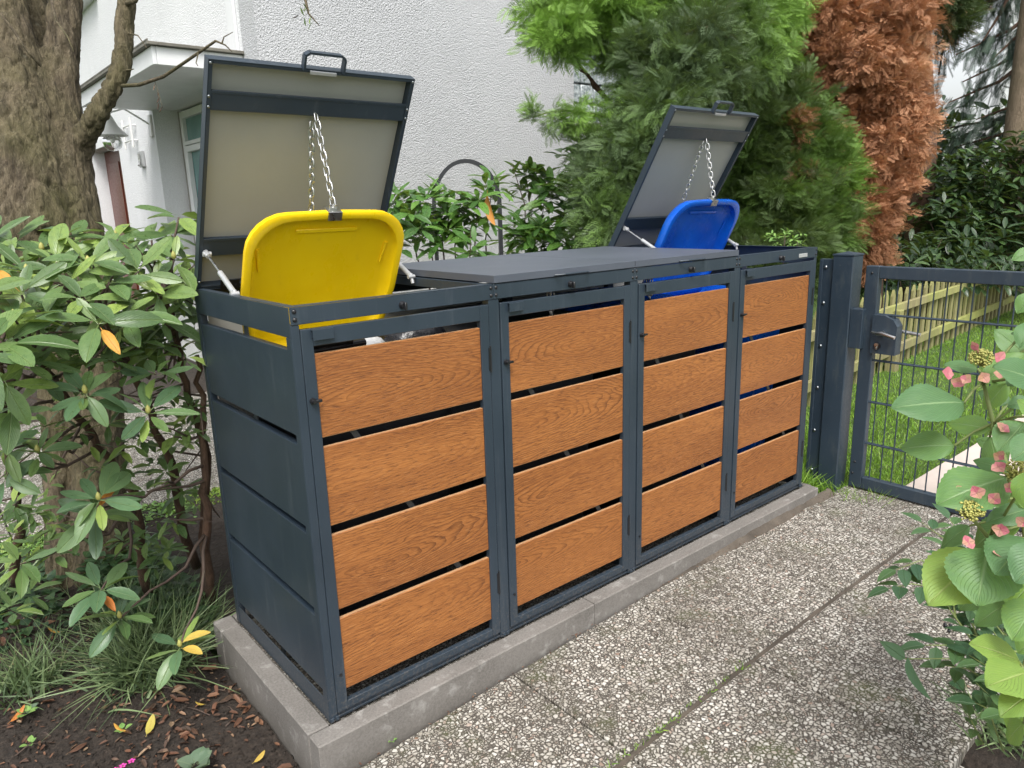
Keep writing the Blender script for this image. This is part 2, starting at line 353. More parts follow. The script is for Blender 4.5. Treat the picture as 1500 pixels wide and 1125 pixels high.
# leaves
def leaf_mat(name, stops, rough=.38, vein=(.20,.26,.09), veinamt=.5, transl=.22, side=18.0, tr=(.30,.42,.05), spots=0.0, bright_by_obj=True):
    t=NT(name); r=t.n('ObjectInfo').outputs['Random']; a=t.n('Attribute',attribute_name='tint').outputs['Fac']
    f=t.math('FRACT',t.math('ADD',r,a)); uv=t.co('UV'); sp=t.n('SeparateXYZ',{0:uv}); u=t.math('ABSOLUTE',t.math('SUBTRACT',sp.outputs[0],.5)); vv=sp.outputs[1]
    n=t.noise(t.co(),9,4,.6)
    f2=t.math('ADD',f,t.rng(n,.3,.7,-.12,.12),clamp=True)
    c=t.ramp(f2,stops)
    mid=t.rng(u,.0,.035,1,0)
    s=t.math('FRACT',t.math('SUBTRACT',t.math('MULTIPLY',vv,side*.5),t.math('MULTIPLY',u,side*.55)))
    sv=t.math('MULTIPLY',t.rng(t.math('ABSOLUTE',t.math('SUBTRACT',s,.5)),.0,.10,.5,0),t.rng(u,.3,.5,1,.2))
    vf=t.math('MULTIPLY',t.math('MAXIMUM',mid,sv),veinamt)
    c=t.mix(vf,c,vein)
    if spots: c=t.mix(t.rng(t.noise(t.co(),30,3,.6),.64,.72,0,spots),c,(.10,.05,.015))
    t.set(Base_Color=c,Roughness=t.rng(n,.3,.7,rough-.06,rough+.1))
    t.bump(t.math('MULTIPLY',t.math('MAXIMUM',mid,sv),-1),.0012)
    tl=t.n('BsdfTranslucent',{'Color':t.mix(.6,c,tr)}); mx=t.n('MixShader',{0:transl}); t.ln(t.b.outputs[0],mx.inputs[1]); t.ln(tl.outputs[0],mx.inputs[2]); t.ln(mx.outputs[0],t.out.inputs[0])
    return t.m
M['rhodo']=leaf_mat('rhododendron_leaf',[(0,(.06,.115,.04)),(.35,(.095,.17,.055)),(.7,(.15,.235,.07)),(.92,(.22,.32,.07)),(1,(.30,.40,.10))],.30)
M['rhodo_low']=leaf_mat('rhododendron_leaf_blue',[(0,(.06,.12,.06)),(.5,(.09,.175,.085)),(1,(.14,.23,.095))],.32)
M['yleaf']=leaf_mat('yellowed_leaf',[(0,(.52,.36,.06)),(.5,(.60,.42,.08)),(1,(.46,.40,.08))],.5,(.65,.5,.2),.4,tr=(.6,.45,.1),spots=.5)
M['oleaf']=leaf_mat('orange_leaf',[(0,(.50,.16,.03)),(.5,(.58,.22,.04)),(1,(.60,.32,.05))],.5,(.6,.3,.1),.4,tr=(.6,.3,.06),spots=.4)
M['bleaf']=leaf_mat('brown_leaf',[(0,(.07,.035,.022)),(.4,(.13,.055,.03)),(.65,(.20,.10,.055)),(.85,(.32,.22,.14)),(.92,(.09,.05,.035)),(1,(.05,.03,.02))],.6,(.3,.2,.1),.4,.05,tr=(.3,.15,.05),spots=.3)
M['laurel']=leaf_mat('laurel_leaf',[(0,(.035,.095,.022)),(.5,(.065,.165,.03)),(1,(.12,.25,.04))],.28)
M['darkleaf']=leaf_mat('dark_shrub_leaf',[(0,(.010,.026,.012)),(.6,(.020,.05,.018)),(1,(.05,.10,.025))],.3,transl=.1)
M['hydra']=leaf_mat('hydrangea_leaf',[(0,(.07,.165,.065)),(.4,(.09,.20,.07)),(.75,(.125,.25,.065)),(1,(.17,.30,.055))],.48,(.27,.40,.19),.75,.28,22,(.4,.5,.06))
M['hydra_y']=leaf_mat('hydrangea_leaf_yellowing',[(0,(.14,.25,.05)),(.5,(.19,.31,.055)),(1,(.26,.34,.07))],.5,(.45,.5,.2),.5,.3,22,(.5,.55,.06))
M['snow']=leaf_mat('bluish_leaf',[(0,(.025,.075,.035)),(.5,(.045,.11,.05)),(1,(.08,.16,.05))],.45,(.12,.2,.09),.4)
M['privet']=leaf_mat('privet_leaf',[(0,(.06,.12,.05)),(1,(.10,.18,.06))],.45)
M['ivy']=leaf_mat('ivy_leaf',[(0,(.015,.045,.02)),(.6,(.03,.08,.03)),(1,(.06,.12,.04))],.4)
M['heuch']=leaf_mat('grey_green_leaf',[(0,(.09,.15,.09)),(1,(.14,.20,.13))],.6)
M['seedling']=leaf_mat('seedling_leaf',[(0,(.16,.32,.08)),(1,(.24,.40,.10))],.5)
def spray_mat(name, stops, rough=.6, transl=.2, tr=(.25,.35,.05)):
    t=NT(name); a=t.n('Attribute',attribute_name='tint').outputs['Fac']; n=t.noise(t.co(),2.3,3,.5)
    c=t.ramp(t.math('ADD',a,t.rng(n,.3,.7,-.15,.15),clamp=True),stops)
    t.set(Base_Color=c,Roughness=rough); tl=t.n('BsdfTranslucent',{'Color':t.mix(.5,c,tr)}); mx=t.n('MixShader',{0:transl}); t.ln(t.b.outputs[0],mx.inputs[1]); t.ln(tl.outputs[0],mx.inputs[2]); t.ln(mx.outputs[0],t.out.inputs[0])
    return t.m
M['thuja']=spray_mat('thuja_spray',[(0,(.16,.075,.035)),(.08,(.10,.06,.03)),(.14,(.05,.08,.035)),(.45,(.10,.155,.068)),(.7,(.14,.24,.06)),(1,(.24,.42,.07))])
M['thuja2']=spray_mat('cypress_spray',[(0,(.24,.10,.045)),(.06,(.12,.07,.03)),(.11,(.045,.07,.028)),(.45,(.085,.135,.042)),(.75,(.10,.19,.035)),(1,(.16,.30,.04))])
M['deadthuja']=spray_mat('dead_conifer_spray',[(0,(.10,.05,.028)),(.3,(.23,.105,.05)),(.6,(.40,.19,.095)),(.85,(.56,.31,.17)),(1,(.72,.54,.38))],.7,.15,(.5,.25,.1))
M['spruce']=spray_mat('spruce_needles',[(0,(.012,.028,.02)),(1,(.045,.08,.05))],.6,.05)
M['grass']=spray_mat('grass_blade',[(0,(.08,.16,.02)),(.4,(.15,.30,.03)),(.8,(.24,.42,.045)),(.93,(.32,.46,.08)),(1,(.42,.38,.16))],.5,.3,(.35,.5,.03))
M['sedge']=spray_mat('mondo_grass_blade',[(0,(.045,.075,.035)),(.45,(.11,.165,.07)),(.85,(.22,.29,.14)),(1,(.36,.34,.20))],.45,.15)
M['pink']=leaf_mat('pink_floret',[(0,(.55,.13,.19)),(.4,(.62,.22,.25)),(.7,(.62,.33,.25)),(1,(.55,.30,.18))],.55,(.65,.4,.35),.3,.3,12,(.8,.3,.3))
M['bud']=plain('flower_bud',(.34,.33,.09),.6,var=.3)
M['berry']=plain('black_berry',(.008,.008,.012),.25)
M['magenta']=plain('magenta_petal',(.60,.05,.32),.5,var=.2)
# picket wood
t=NT('mossy_picket'); v=t.co(); r=t.n('ObjectInfo').outputs['Random']; n=t.noise(t.map(v,(1,1,.3)),9,5,.6); g=t.noise(t.map(v,(60,60,6)),1,4,.6)
c=t.mix(t.rng(n,.3,.7),(.20,.17,.09),(.36,.34,.15)); c=t.mix(t.rng(t.noise(v,1.3,3),.4,.62,0,.65),c,(.30,.34,.07)); c=t.mix(t.rng(g,.5,.75,0,.5),c,(.10,.08,.05)); c=t.mix(t.math('MULTIPLY',r,.35),c,(.13,.10,.07))
t.set(Base_Color=c,Roughness=.85); t.bump(g,.002); M['picket']=t.m
M['arch']=plain('arch_metal',(.03,.032,.035),.5,.4)
M['bag']=plain('bin_bag',(.010,.010,.012),.3,bump=.01,bsc=18)
M['whitebag']=plain('white_bag',(.62,.62,.62),.35,bump=.008,bsc=22)
M['warn']=plain('floor_dark',(.03,.03,.03),.8)

# ================================================================ SETTING
def gz(x): return -.060-.060*max(0,1-x/1.7)**1.6 if x>0 else -.12   # the paving rises slightly towards the gate
b=MB(); b.box(-400,400,-400,600,-.6,-.24); g=struct(b.build('ground',M['lawn']))
# soil bed left of the shed, uneven
def height_sheet(name, x0,x1,y0,y1,st,zf,m):
    nx=int((x1-x0)/st)+1; ny=int((y1-y0)/st)+1
    X,Y=np.meshgrid(np.linspace(x0,x1,nx),np.linspace(y0,y1,ny)); V=[(x,y,zf(x,y)) for x,y in zip(X.ravel(),Y.ravel())]
    F=[(j*nx+i,j*nx+i+1,(j+1)*nx+i+1,(j+1)*nx+i) for j in range(ny-1) for i in range(nx-1)]
    return link(bpy.data.objects.new(name,np_mesh(name,V,F,m,smooth=True)))
def soil_z(x,y):
    return -.150+.016*noise.noise((x*5,y*5,0))+.010*noise.noise((x*17,y*17,3))+.006*noise.noise((x*45,y*45,7))
struct(height_sheet('soil_bed',-2.6,-.072,-.10,2.42,.02,soil_z,M['soil']))
struct(height_sheet('soil_bed',1.16,2.78,-2.6,-1.06,.02,lambda x,y:-.090+.012*noise.noise((x*5,y*5,1))+.010*noise.noise((x*20,y*20,3))-.06*max(0,1-min((x-1.16+.05*noise.noise((y*9,0,0)))/.10,(-1.06-y+.05*noise.noise((x*9,4,0)))/.10,1)),M['soil']))
struct(height_sheet('soil_bed',-.06,2.75,.74,2.42,.05,lambda x,y:-.14+.02*noise.noise((x*6,y*6,1)),M['soil']))
# paved path: slabs are separate pieces
pv=MB(); pv.box(-3.2,2.9,-3.4,-.074,-.24,-.175); pv=struct(pv.build('paved_path',M['soil']))
xs=[-3.0+.604*i for i in range(11)]
xs=[x+.04 for x in xs]
def paver(x0,x1,y0,y1,par,m,zf,bv=.004,th=.05):
    tilt=random.uniform(-.0015,.0015); q=MB(); cx=(x0+x1)/2
    q.box(x0,x1,y0,y1,-th,0,bv); q.v=[(x,y,z+zf(x)+tilt*(1 if y>(y0+y1)/2 else -1)) for x,y,z in q.v]
    return q.build('paver',m,par)
rows=[(-.552,-.072,0,.0),(-1.155,-.570,0,.002),(-1.765,-1.165,.0,.0),(-2.37,-1.77,0,0),(-2.98,-2.375,0,0)]
for y0,y1,o,dz in rows:
    for i in range(10):
        x0=.003-.593*5+.593*i+o; 
        if x0<-3 or x0>2.4: continue
        x1=min(x0+.5875,2.86)
        if y0<-1.16 and x0>1.15: continue
        paver(x0,x1,y0,y1,pv,M['agg'],lambda x,dz=dz: gz(x)+dz)
# paving behind, beside the house
pb=MB(); pb.box(-4,8,2.43,4.0,-.24,-.175); pb.box(-4,1.652,4.0,12,-.24,-.175); pb=struct(pb.build('rear_paving',M['soil']))
for j in range(4):
    for i in range(9):
        x0=-2.9+.604*i; y0=2.43+.604*j
        if y0+.6>3.99 and x0+.6>1.6: continue
        paver(x0,x0+.597,y0,y0+.597,pb,M['agg'],lambda x:-.13)
inner=MB(); inner.box(.0,2.545,.0,.70,-.2,-.012); struct(inner.build('shed_floor',M['agg_inner']))
# kerb of separate stones
kb=MB(); kb.box(-.06,2.54,-.055,.73,-.24,-.215); kb=struct(kb.build('kerb',M['kerb']))
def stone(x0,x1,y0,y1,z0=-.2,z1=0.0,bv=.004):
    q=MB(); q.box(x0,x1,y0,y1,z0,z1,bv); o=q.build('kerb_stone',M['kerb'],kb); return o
stone(-.067,.981,-.064,-.003,z1=-.0005); stone(.984,2.020,-.063,-.002,z1=0.0005); stone(2.023,2.548,-.062,-.002,z1=-.002)
stone(-.067,-.004,.001,.672,z1=0.0); stone(-.068,-.004,.675,.76,z1=-.001); 
stone(.0,1.0,.715,.765); stone(1.003,2.0,.715,.765); stone(2.003,2.548,.715,.765)
stone(2.549,2.60,.0,.765,z1=-.02)
struct(height_sheet('soil_strip',1.15,2.66,-.115,-.055,.012,lambda x,y: gz(x)-.012+min(1,max(0,(x-1.2)/.8))*(.036*max(0,1-abs(y+.06)/(.045+.018*noise.noise((x*4,9,0)))))+.005*noise.noise((x*18,y*18,0))+.003*noise.noise((x*60,y*60,0)),M['dirt']))
struct(height_sheet('joint_soil',-2.9,2.85,-.573,-.549,.012,lambda x,y: gz(x)-.007+.005*noise.noise((x*14,y*14,0))+.005*noise.noise((x*60,y*60,0)),M['dirt']))
# lawn
struct(height_sheet('lawn',2.88,16,-3.0,9,.2,lambda x,y:-.085+.01*noise.noise((x,y,0)),M['lawn']))
sp_=MB(); sp_.box(2.9,11.5,-1.5,-.28,-.2,-.1); sp_=struct(sp_.build('slab_path',M['soil']))
for i in range(14):
    for j in range(2):
        x0=2.90+.61*i; y0=-.277-.62*(j+1)
        q=MB(); q.box(x0,x0+.60,y0,y0+.612,-.12,-.052+random.uniform(-.003,.003),.005); q.build('path_slab',M['pathslab'],sp_)

# ================================================================ BIN SHELTER
A=M['anth']; W=.6245; TOTW=4*W; D=.71
sh=thing('bin_shelter','long anthracite metal shelter for four wheelie bins with oak coloured board doors','bin shelter',(0,0,0))
BZ=.0012
def part(name,m,*boxes,bv=.0012,parent=sh):
    q=MB()
    for bx in boxes: q.box(*bx,bv)
    return q.build(name,m,parent)
# frame
for i in range(5):
    x=i*W; x0=0 if i==0 else (TOTW-.022 if i==4 else x-.0195); x1=.022 if i==0 else (TOTW if i==4 else x+.0195)
    part('post',A,(x0,x1,0,.03,0,1.1045)); 
    part('post',A,(x0,x1,D-.03,D,0,1.1045))
# front rail split per bay, with bolts at the joints
for i in range(4):
    part('front_rail',A,(i*W+.0006,(i+1)*W-.0006,-.0015,.0015,1.105,1.148),(i*W+.0006,(i+1)*W-.0006,-.0015,.028,1.1485,1.150))
    part('sill_rail',A,(i*W+.003,(i+1)*W-.003,.004,.03,.0005,.008),(i*W+.024,(i+1)*W-.024,.006,.012,.0085,.018))
    part('back_rail',A,(i*W+.0006,(i+1)*W-.0006,D-.0015,D+.0015,1.07,1.150))
bolt_me=MB().lathe([(0,0.0042),(.0032,.0036),(.0055,.0016),(.006,0),(.006,-.001)],12).mesh('bolt',M['bolt'],True)
bolt_dark=MB().lathe([(0,0.0042),(.0032,.0036),(.0055,.0016),(.006,0),(.006,-.001)],12).mesh('bolt',M['black'],True)
def bolt(p,n,par,me=None,s=1.0):
    q=Vector(n).to_track_quat('Z','Y').to_matrix().to_4x4(); q.translation=Vector(p)
    return inst('bolt',me or bolt_me,q@Matrix.Scale(s,4),par)
for i in range(1,4):
    for dx in (-.0095,.0095):
        for z in (1.117,1.139): bolt((i*W+dx,-.0015,z),(0,-1,0),sh,bolt_dark,.9)
for z in (1.118,1.138): bolt((.012,-.0015,z),(0,-1,0),sh,bolt_dark); bolt((TOTW-.012,-.0015,z),(0,-1,0),sh,bolt_dark,.8)
for i in range(5):
    q=MB(); x=min(max(i*W,.012),TOTW-.012)
    q.box(x-.013,x-.002,-.004,.0,-.0015+.002,.014,.001); q.box(x+.002,x+.013,-.004,.0,.0005,.014,.001); q.tube([(x-.007,-.004,.008),(x-.007,-.0075,.008)],.0035,8); q.tube([(x+.007,-.004,.008),(x+.007,-.0075,.008)],.0035,8)
    q.build('foot_bracket',A,sh)
# side walls: rail + four panels + plinth strip, folded lips leave dark gaps
for sx,x0,x1 in ((0,-.0015,.0005),(1,TOTW-.0005,TOTW+.0015)):
    xin0,xin1=(x0,.022) if sx==0 else (TOTW-.022,x1)
    part('side_rail',A,(x0,x1,.0018,D-.0018,1.074,1.148),(xin0,xin1,.031,D-.031,1.1485,1.150))
    for z0,z1 in ((.088,.315),(.338,.554),(.574,.797),(.822,1.042)):
        q=MB(); q.box(x0+.002*(1-2*sx)+.001*0,x1+.002*(1-2*sx),.031,D-.031,z0,z1,.0008)
        xa,xb=(x0+.005,x0+.022) if sx==0 else (x1-.022,x1-.005)
        q.box(xa,xb,.032,D-.032,z1-.002,z1-.0005); q.box(xa,xb,.032,D-.032,z0+.0005,z0+.002)
        q.build('side_panel',A,sh)
    part('plinth_strip',A,(x0+.002*(1-2*sx),x1+.002*(1-2*sx),.031,D-.031,.0,.065))
    part('corner_strip',A,(x0+.0001,x1-.0001,.002,.0305,.0005,1.073)); part('corner_strip',A,(x0+.0001,x1-.0001,D-.0305,D-.002,.0005,1.073))
    part('side_brace',M['brace'],(.018 if sx==0 else TOTW-.024,.024 if sx==0 else TOTW-.018,D/2-.012,D/2+.012,.02,1.09))
part('back_panel',M['primer'],(.031,TOTW-.031,D-.006,D-.003,.06,1.065),bv=0)
for i in range(1,4):
    part('partition_bar',A,(i*W-.008,i*W+.008,.031,D-.031,1.12,1.148)); part('partition_bar',A,(i*W-.008,i*W+.008,.031,D-.031,.005,.03))
# doors
board_me=None
def make_door(i):
    X=i*W
    xl=.0245 if i else .0245; 
    x0=X+.0225; x1=X+W-.0225
    d=MB(); s=.031
    d.box(x0,x0+s,-.003,.016,.022,1.092,.0012); d.box(x1-s,x1,-.003,.016,.022,1.092,.0012)
    d.box(x0+s+.0003,x1-s-.0003,-.0025,.0155,1.048,1.0915,.0012); d.box(x0+s+.0003,x1-s-.0003,-.0025,.0155,.0225,.046,.0012)
    do=d.build('door',A,sh)
    bw=(x1-x0-2*s)+.004; me=wood_mesh(bw)
    for z0,z1 in ((.079,.297),(.3235,.5405),(.567,.785),(.8105,1.0265)):
        inst('board',me,Matrix.Translation(((x0+x1)/2,.0095,(z0+z1)/2)),do)
    q=MB(); q.add(*bar((x0+.05,.022,.93),(x1-.03,.022,.13),.016,.003)); q.build('brace',M['brace'],do)
    hx=x0+.026
    q=MB(); q.box(hx,hx+.056,-.0045,-.0032,1.069,1.089,.0003); q.box(hx,hx+.056,-.0145,-.0135,1.063,1.089,.0004); q.box(hx,hx+.056,-.0134,-.0046,1.088,1.0895); q.build('door_handle',A,do)
    kz=.912; q=MB(); q.tube([(x0+.014,-.003,kz),(x0+.014,-.010,kz)],[.0085,.0078],14); q.box(x0+.011,x0+.034,-.018,-.010,kz-.0038,kz+.0038,.0015); q.tube([(x0+.014,-.010,kz),(x0+.014,-.019,kz)],[.006,.005],10); q.build('latch',M['black'],do,True,40)
    for hz in (.93,.20):
        q=MB(); q.tube([(x1+.0015,-.0035,hz-.04),(x1+.0015,-.0035,hz+.04)],.0028,8); q.box(x1-.006,x1-.0005,-.0045,-.0032,hz-.035,hz+.035); q.build('hinge',M['black'],do)
    q=MB(); q.tube([(x0+.018,-.003,.135),(x0+.018,-.006,.135)],.004,8); q.build('screw',M['black'],do)
    return do
def bar(a,b_,w,th):
    a=Vector(a); b2=Vector(b_); t=(b2-a).normalized(); n=Vector((0,1,0)); s=t.cross(n).normalized()*w/2; n=n*th/2
    v=[a-s-n,a+s-n,a+s+n,a-s+n,b2-s-n,b2+s-n,b2+s+n,b2-s+n]
    return [tuple(p) for p in v],[(0,1,2,3)[::-1],(4,5,6,7),(0,1,5,4),(1,2,6,5),(2,3,7,6),(3,0,4,7)]
_wm={}
def wood_mesh(bw):
    k=round(bw,4)
    if k in _wm: return _wm[k]
    q=MB(); q.box(-bw/2,bw/2,-.007,.007,-.1085,.1085,.0022)
    me=q.mesh('board',M['oak']); me.materials.append(M['oak_edge'])
    for p in me.polygons:
        if p.normal.z>.5: p.material_index=1
    _wm[k]=me; return me
for i in range(4): make_door(i)
# key locks on the front rail
for i in range(4):
    lx=i*W+(.313 if i<3 else .312); q=MB(); z=1.122
    q.tube([(lx,-.0015,z),(lx,-.007,z),(lx,-.013,z)],[.0105,.010,.007],14); q.box(lx-.0032,lx+.0038,-.023,-.012,z-.012,z+.008,.0015)
    q.build('rail_lock',M['black'],sh,True,40)
q=MB(); q.box(2.338,2.408,-.0032,-.0018,1.113,1.129,.0003); q.build('name_plate',M['plate'],sh)
q=MB()
for k in range(9): q.box(2.345+k*.0062,2.3485+k*.0062,-.0036,-.00325,1.1175,1.1245)
q.build('plate_lettering',M['alu'],sh)
# lids: local frame hinge origin, u along lid from hinge, n thickness towards inside
HZ=1.158
def lid(i,ang):
    """ang: 90 = closed (lying forwards), small = nearly upright"""
    a=math.radians(ang); u=Vector((0,-math.sin(a),math.cos(a))); n=Vector((0,-math.cos(a),-math.sin(a)))  # n points to the inner side
    o=Vector((i*W+.0015,D,HZ)) if ang<80 else Vector((i*W+.0015,D+.002,1.1735))
    Mx=Matrix.Identity(4)
    for r in range(3): Mx[r][0]=(1,0,0)[r]; Mx[r][1]=u[r]; Mx[r][2]=n[r]; Mx[r][3]=o[r]
    w=W-.003; L=.700 if ang<80 else .716; dp=.030 if ang<80 else .0215
    q=MB(); q.box(0,w,0,L,0,.0015,.0005,Mx); q.box(0,.0016,.0,L,.0016,dp,.0004,Mx); q.box(w-.0016,w,0,L,.0016,dp,.0004,Mx)
    q.box(.0017,w-.0017,L-.0016,L,.0016,dp,.0004,Mx); q.box(.0017,w-.0017,0,.0016,.0016,dp,.0004,Mx)
    lo=q.build('lid',M['lidtop_skylit'] if ang>80 else A,sh)
    if ang<80:
        q=MB(); q.box(.013,w-.013,.015,L-.012,.0020,.004,0,Mx); q.build('lid_liner',M['primer'],lo)
        q=MB(); 
        q.box(.0020,.012,.0020,L-.0020,.0020,dp-.0008,.0006,Mx); q.box(w-.012,w-.002,.0020,L-.002,.0020,dp-.0008,.0006,Mx); q.box(.0125,w-.0125,L-.011,L-.002,.002,dp-.0008,.0006,Mx); q.box(.0125,w-.0125,.002,.014,.002,dp-.0008,.0006,Mx)
        q.build('lid_frame',A,lo)
        for d0,d1 in ((.566,.614),(.118,.172)):
            q=MB(); q.box(.0122,w-.0122,d0,d1,.0045,.0265,.0012,Mx); q.box(.0122,w-.0122,d1-.002,d1+.006,.0265,.028,.0005,Mx); q.build('crossbar',A,lo)
        for xx in (.006,w-.006):
            for d0 in (.576,.604,.69,.03): bolt(Mx@Vector((xx,d0,.0295)),n,lo,bolt_me,.7)
        # gas struts
        for xs_ in (.020,W-.020):
            X=i*W+xs_; up=Mx@Vector((xs_,.135,.040)); lowp=Vector((X,.405,1.150))
            g=MB(); midp=up.lerp(lowp,.48)
            g.tube([midp,lowp],.0085,12); gs=g.build('gas_strut',M['alu'],sh,True,40)
            g=MB(); g.tube([up,midp],.0035,8); g.build('strut_rod',M['steel'],gs)
            g=MB(); g.tube([up+(up-midp).normalized()*.012,up-(up-midp).normalized()*.016],.0085,10); g.tube([up+Vector((-.012,0,0)),up+Vector((.012,0,0))],.0075,10); g.tube([lowp+Vector((-.014,0,.002)),lowp+Vector((.010,0,.002))],.007,10); g.tube([lowp+Vector((0,-.004,-.02)),lowp+Vector((0,.006,.012))],.006,8); g.build('strut_end',M['alu'],gs,True,40)
        for hx in (.10,w-.10):
            hin=MB(); hin.box(hx-.03,hx+.03,-.004,.03,.030,.032,0,Mx)
            for k in (-.018,0,.018): hin.tube([Mx@Vector((hx+k,.012,.032)),Mx@Vector((hx+k,.012,.036))],.004,8)
            hin.build('hinge',M['black'],lo)
    # bracket handle at the front lip
    hx0,hx1=.256,.376
    q=MB()
    if ang<80: pts=[(hx0,L-.004,dp+.001),(hx0,L+.036,dp+.001),(hx0+.012,L+.044,dp+.001),(hx1-.012,L+.044,dp+.001),(hx1,L+.036,dp+.001),(hx1,L-.004,dp+.001)]
    else: pts=[(hx0-.015,L+.001,dp-.004),(hx0+.01,L+.022,dp-.006),(hx1-.01,L+.022,dp-.006),(hx1+.015,L+.001,dp-.004)]
    pts=[Mx@Vector(p) for p in pts]
    if ang<80:
        for a_,b_ in zip(pts,pts[1:]):
            t_=(b_-a_).normalized(); s_=n.cross(t_)*.0032; nn=n*.009
            v=[a_-s_-nn,a_+s_-nn,a_+s_+nn,a_-s_+nn,b_-s_-nn,b_+s_-nn,b_+s_+nn,b_-s_+nn]
            q.add(v,[(3,2,1,0),(4,5,6,7),(0,1,5,4),(1,2,6,5),(2,3,7,6),(3,0,4,7)])
    else: q.tube(pts,.003,8)
    q.build('lid_handle',A,lo)
    if ang<80:
        q=MB(); q.box(hx0+.02,hx1-.02,L-.014,L-.004,dp,dp+.006,.001,Mx); q.build('latch_plate',M['alu'],lo)
    return Mx
LX1=lid(0,29); lid(1,90); lid(2,90); LX4=lid(3,31)

# ================================================================ BINS
def rrect(w,d,r,n=5,z=0,cx=0,cy=0):
    p=[]
    for sx,sy,a0 in ((1,1,0),(-1,1,90),(-1,-1,180),(1,-1,270)):
        for k in range(n+1):
            a=math.radians(a0+90*k/n); p.append((cx+sx*(w/2-r)+r*math.cos(a),cy+sy*(d/2-r)+r*math.sin(a),z))
    return p
def loft(q,rings,capb=True,capt=False):
    n=len(rings[0]); v=[p for r in rings for p in r]; f=[]
    for i in range(len(rings)-1):
        for k in range(n): f.append((i*n+k,i*n+(k+1)%n,(i+1)*n+(k+1)%n,(i+1)*n+k))
    if capb: f.append(tuple(range(n))[::-1])
    if capt: f.append(tuple((len(rings)-1)*n+k for k in range(n)))
    q.add(v,f)
def wheelie(i,label,body_m,lid_m,open_,group='wheelie bins in the shelter',zt=.955,wd=.50):
    cx=i*W+W/2; t=thing('wheelie_bin',label,'wheelie bin',(cx,.36,-.012),group)
    q=MB(); cy=.335
    loft(q,[rrect(wd-.12,.40,.04,z=.06,cx=cx,cy=cy),rrect(wd-.06,.46,.05,z=.5,cx=cx,cy=cy),rrect(wd-.03,.49,.05,z=zt-.10,cx=cx,cy=cy),rrect(wd-.03,.49,.05,z=zt-.04,cx=cx,cy=cy),
            rrect(wd+.02,.54,.06,z=zt-.035,cx=cx,cy=cy),rrect(wd+.02,.54,.06,z=zt,cx=cx,cy=cy),rrect(wd-.045,.475,.045,z=zt,cx=cx,cy=cy),rrect(wd-.06,.46,.045,z=zt-.3,cx=cx,cy=cy)],True,True)
    for k in range(7):
        x=cx-wd/2+.06+k*(wd-.12)/6; q.box(x-.004,x+.004,cy-.27,cy-.235,zt-.10,zt-.036,.001)
    bo=q.build('bin_body',body_m,t,True,35)
    for sx in (-1,1):
        q=MB(); q.tube([(cx+sx*(wd/2-.05),.60,.095),(cx+sx*(wd/2+.0),.60,.095)],.10,20); q.build('wheel',M['black'],t,True,40)
    q=MB(); q.tube([(cx-wd/2+.04,.61,zt-.01),(cx+wd/2-.04,.61,zt-.01)],.014,10); q.build('bin_handle',body_m,t,True,40)
    a=math.radians(27 if open_ else 93); u=Vector((0,-math.sin(a),math.cos(a))); n=Vector((0,-math.cos(a),-math.sin(a)))
    hz=.93 if open_ else zt+.035; o=Vector((cx,.568 if open_ else .62,hz)) 
    if open_:
        top=Vector((cx,.352,1.362)); a=math.atan2(o.y-top.y,top.z-o.z); u=Vector((0,-math.sin(a),math.cos(a))); n=Vector((0,-math.cos(a),-math.sin(a)))
    Mx=Matrix.Identity(4)
    for r in range(3): Mx[r][0]=(1,0,0)[r]; Mx[r][1]=u[r]; Mx[r][2]=n[r]; Mx[r][3]=o[r]
    L=.490 if open_ else .57; w=(wd+.012) if open_ else wd+.04; q=MB()
    def ring(inset,z,tap=0.0,crown=0.0):
        p=[]; hw=w/2-inset; R=.115 if inset<.03 else .095
        for (x,y) in [(-hw+.03+tap,inset)]+[(-hw,.22)]+[(-hw+R-R*math.cos(math.radians(b_)),L-inset-R+R*math.sin(math.radians(b_))) for b_ in range(0,91,15)]+[(0,L-inset+.004)]+[(hw-R+R*math.sin(math.radians(b_)),L-inset-R+R*math.cos(math.radians(b_))) for b_ in range(0,91,15)]+[(hw,.22),(hw-.03-tap,inset)]:
            p.append(tuple(Mx@Vector((x,y,z-crown))))
        return p
    # outer shell (towards the back), rim, inner face recessed; z measured along n (inner side)
    loft(q,[ring(.05,-.045),ring(.012,-.030),ring(0,-.006),ring(-.002,.012),ring(.006,.016),ring(.020,.012),ring(.030,-.012),ring(.048,-.022)],True,True)
    lo=q.build('bin_lid',lid_m,t,True,50)
    if open_:
        q=MB(); q.box(-.10,.10,L-.075,L-.062,-.0205,-.016,.002,Mx); q.build('lid_rib',lid_m,lo,True,50)
        for s_ in (-1,1): q=MB(); q.tube([Mx@Vector((s_*(w/2-.045),L-.12,-.018)),Mx@Vector((s_*(w/2-.055),L-.19,-.018))],[.006,.004],8); q.build('lid_rib',lid_m,lo,True,50)
        q=MB(); q.box(-.022,.022,L-.020,L+.006,.0165,.0185,.0006,Mx); q.box(-.022,.022,L+.004,L+.0075,-.020,.0185,.0006,Mx); q.box(-.012,.012,L+.006,L+.022,-.004,-.002,.0005,Mx); q.build('chain_clip',M['steel'],lo)
    return t,Mx,L
YB,MY,LY=wheelie(0,'black wheelie bin with its yellow lid chained open at the left end of the shelter',M['dark'],M['yellow'],True)
wheelie(1,'black wheelie bin shut under the left closed lid, beside the yellow lidded bin',M['dark'],M['dark'],False,zt=.93)
wheelie(2,'black wheelie bin with a shut blue lid, under the right closed shelter lid',M['dark'],M['blue'],False,zt=.93,wd=.46)
BB,MBL,LB=wheelie(3,'blue wheelie bin with its blue lid chained open at the gate end of the shelter',M['blue'],M['blue'],True)
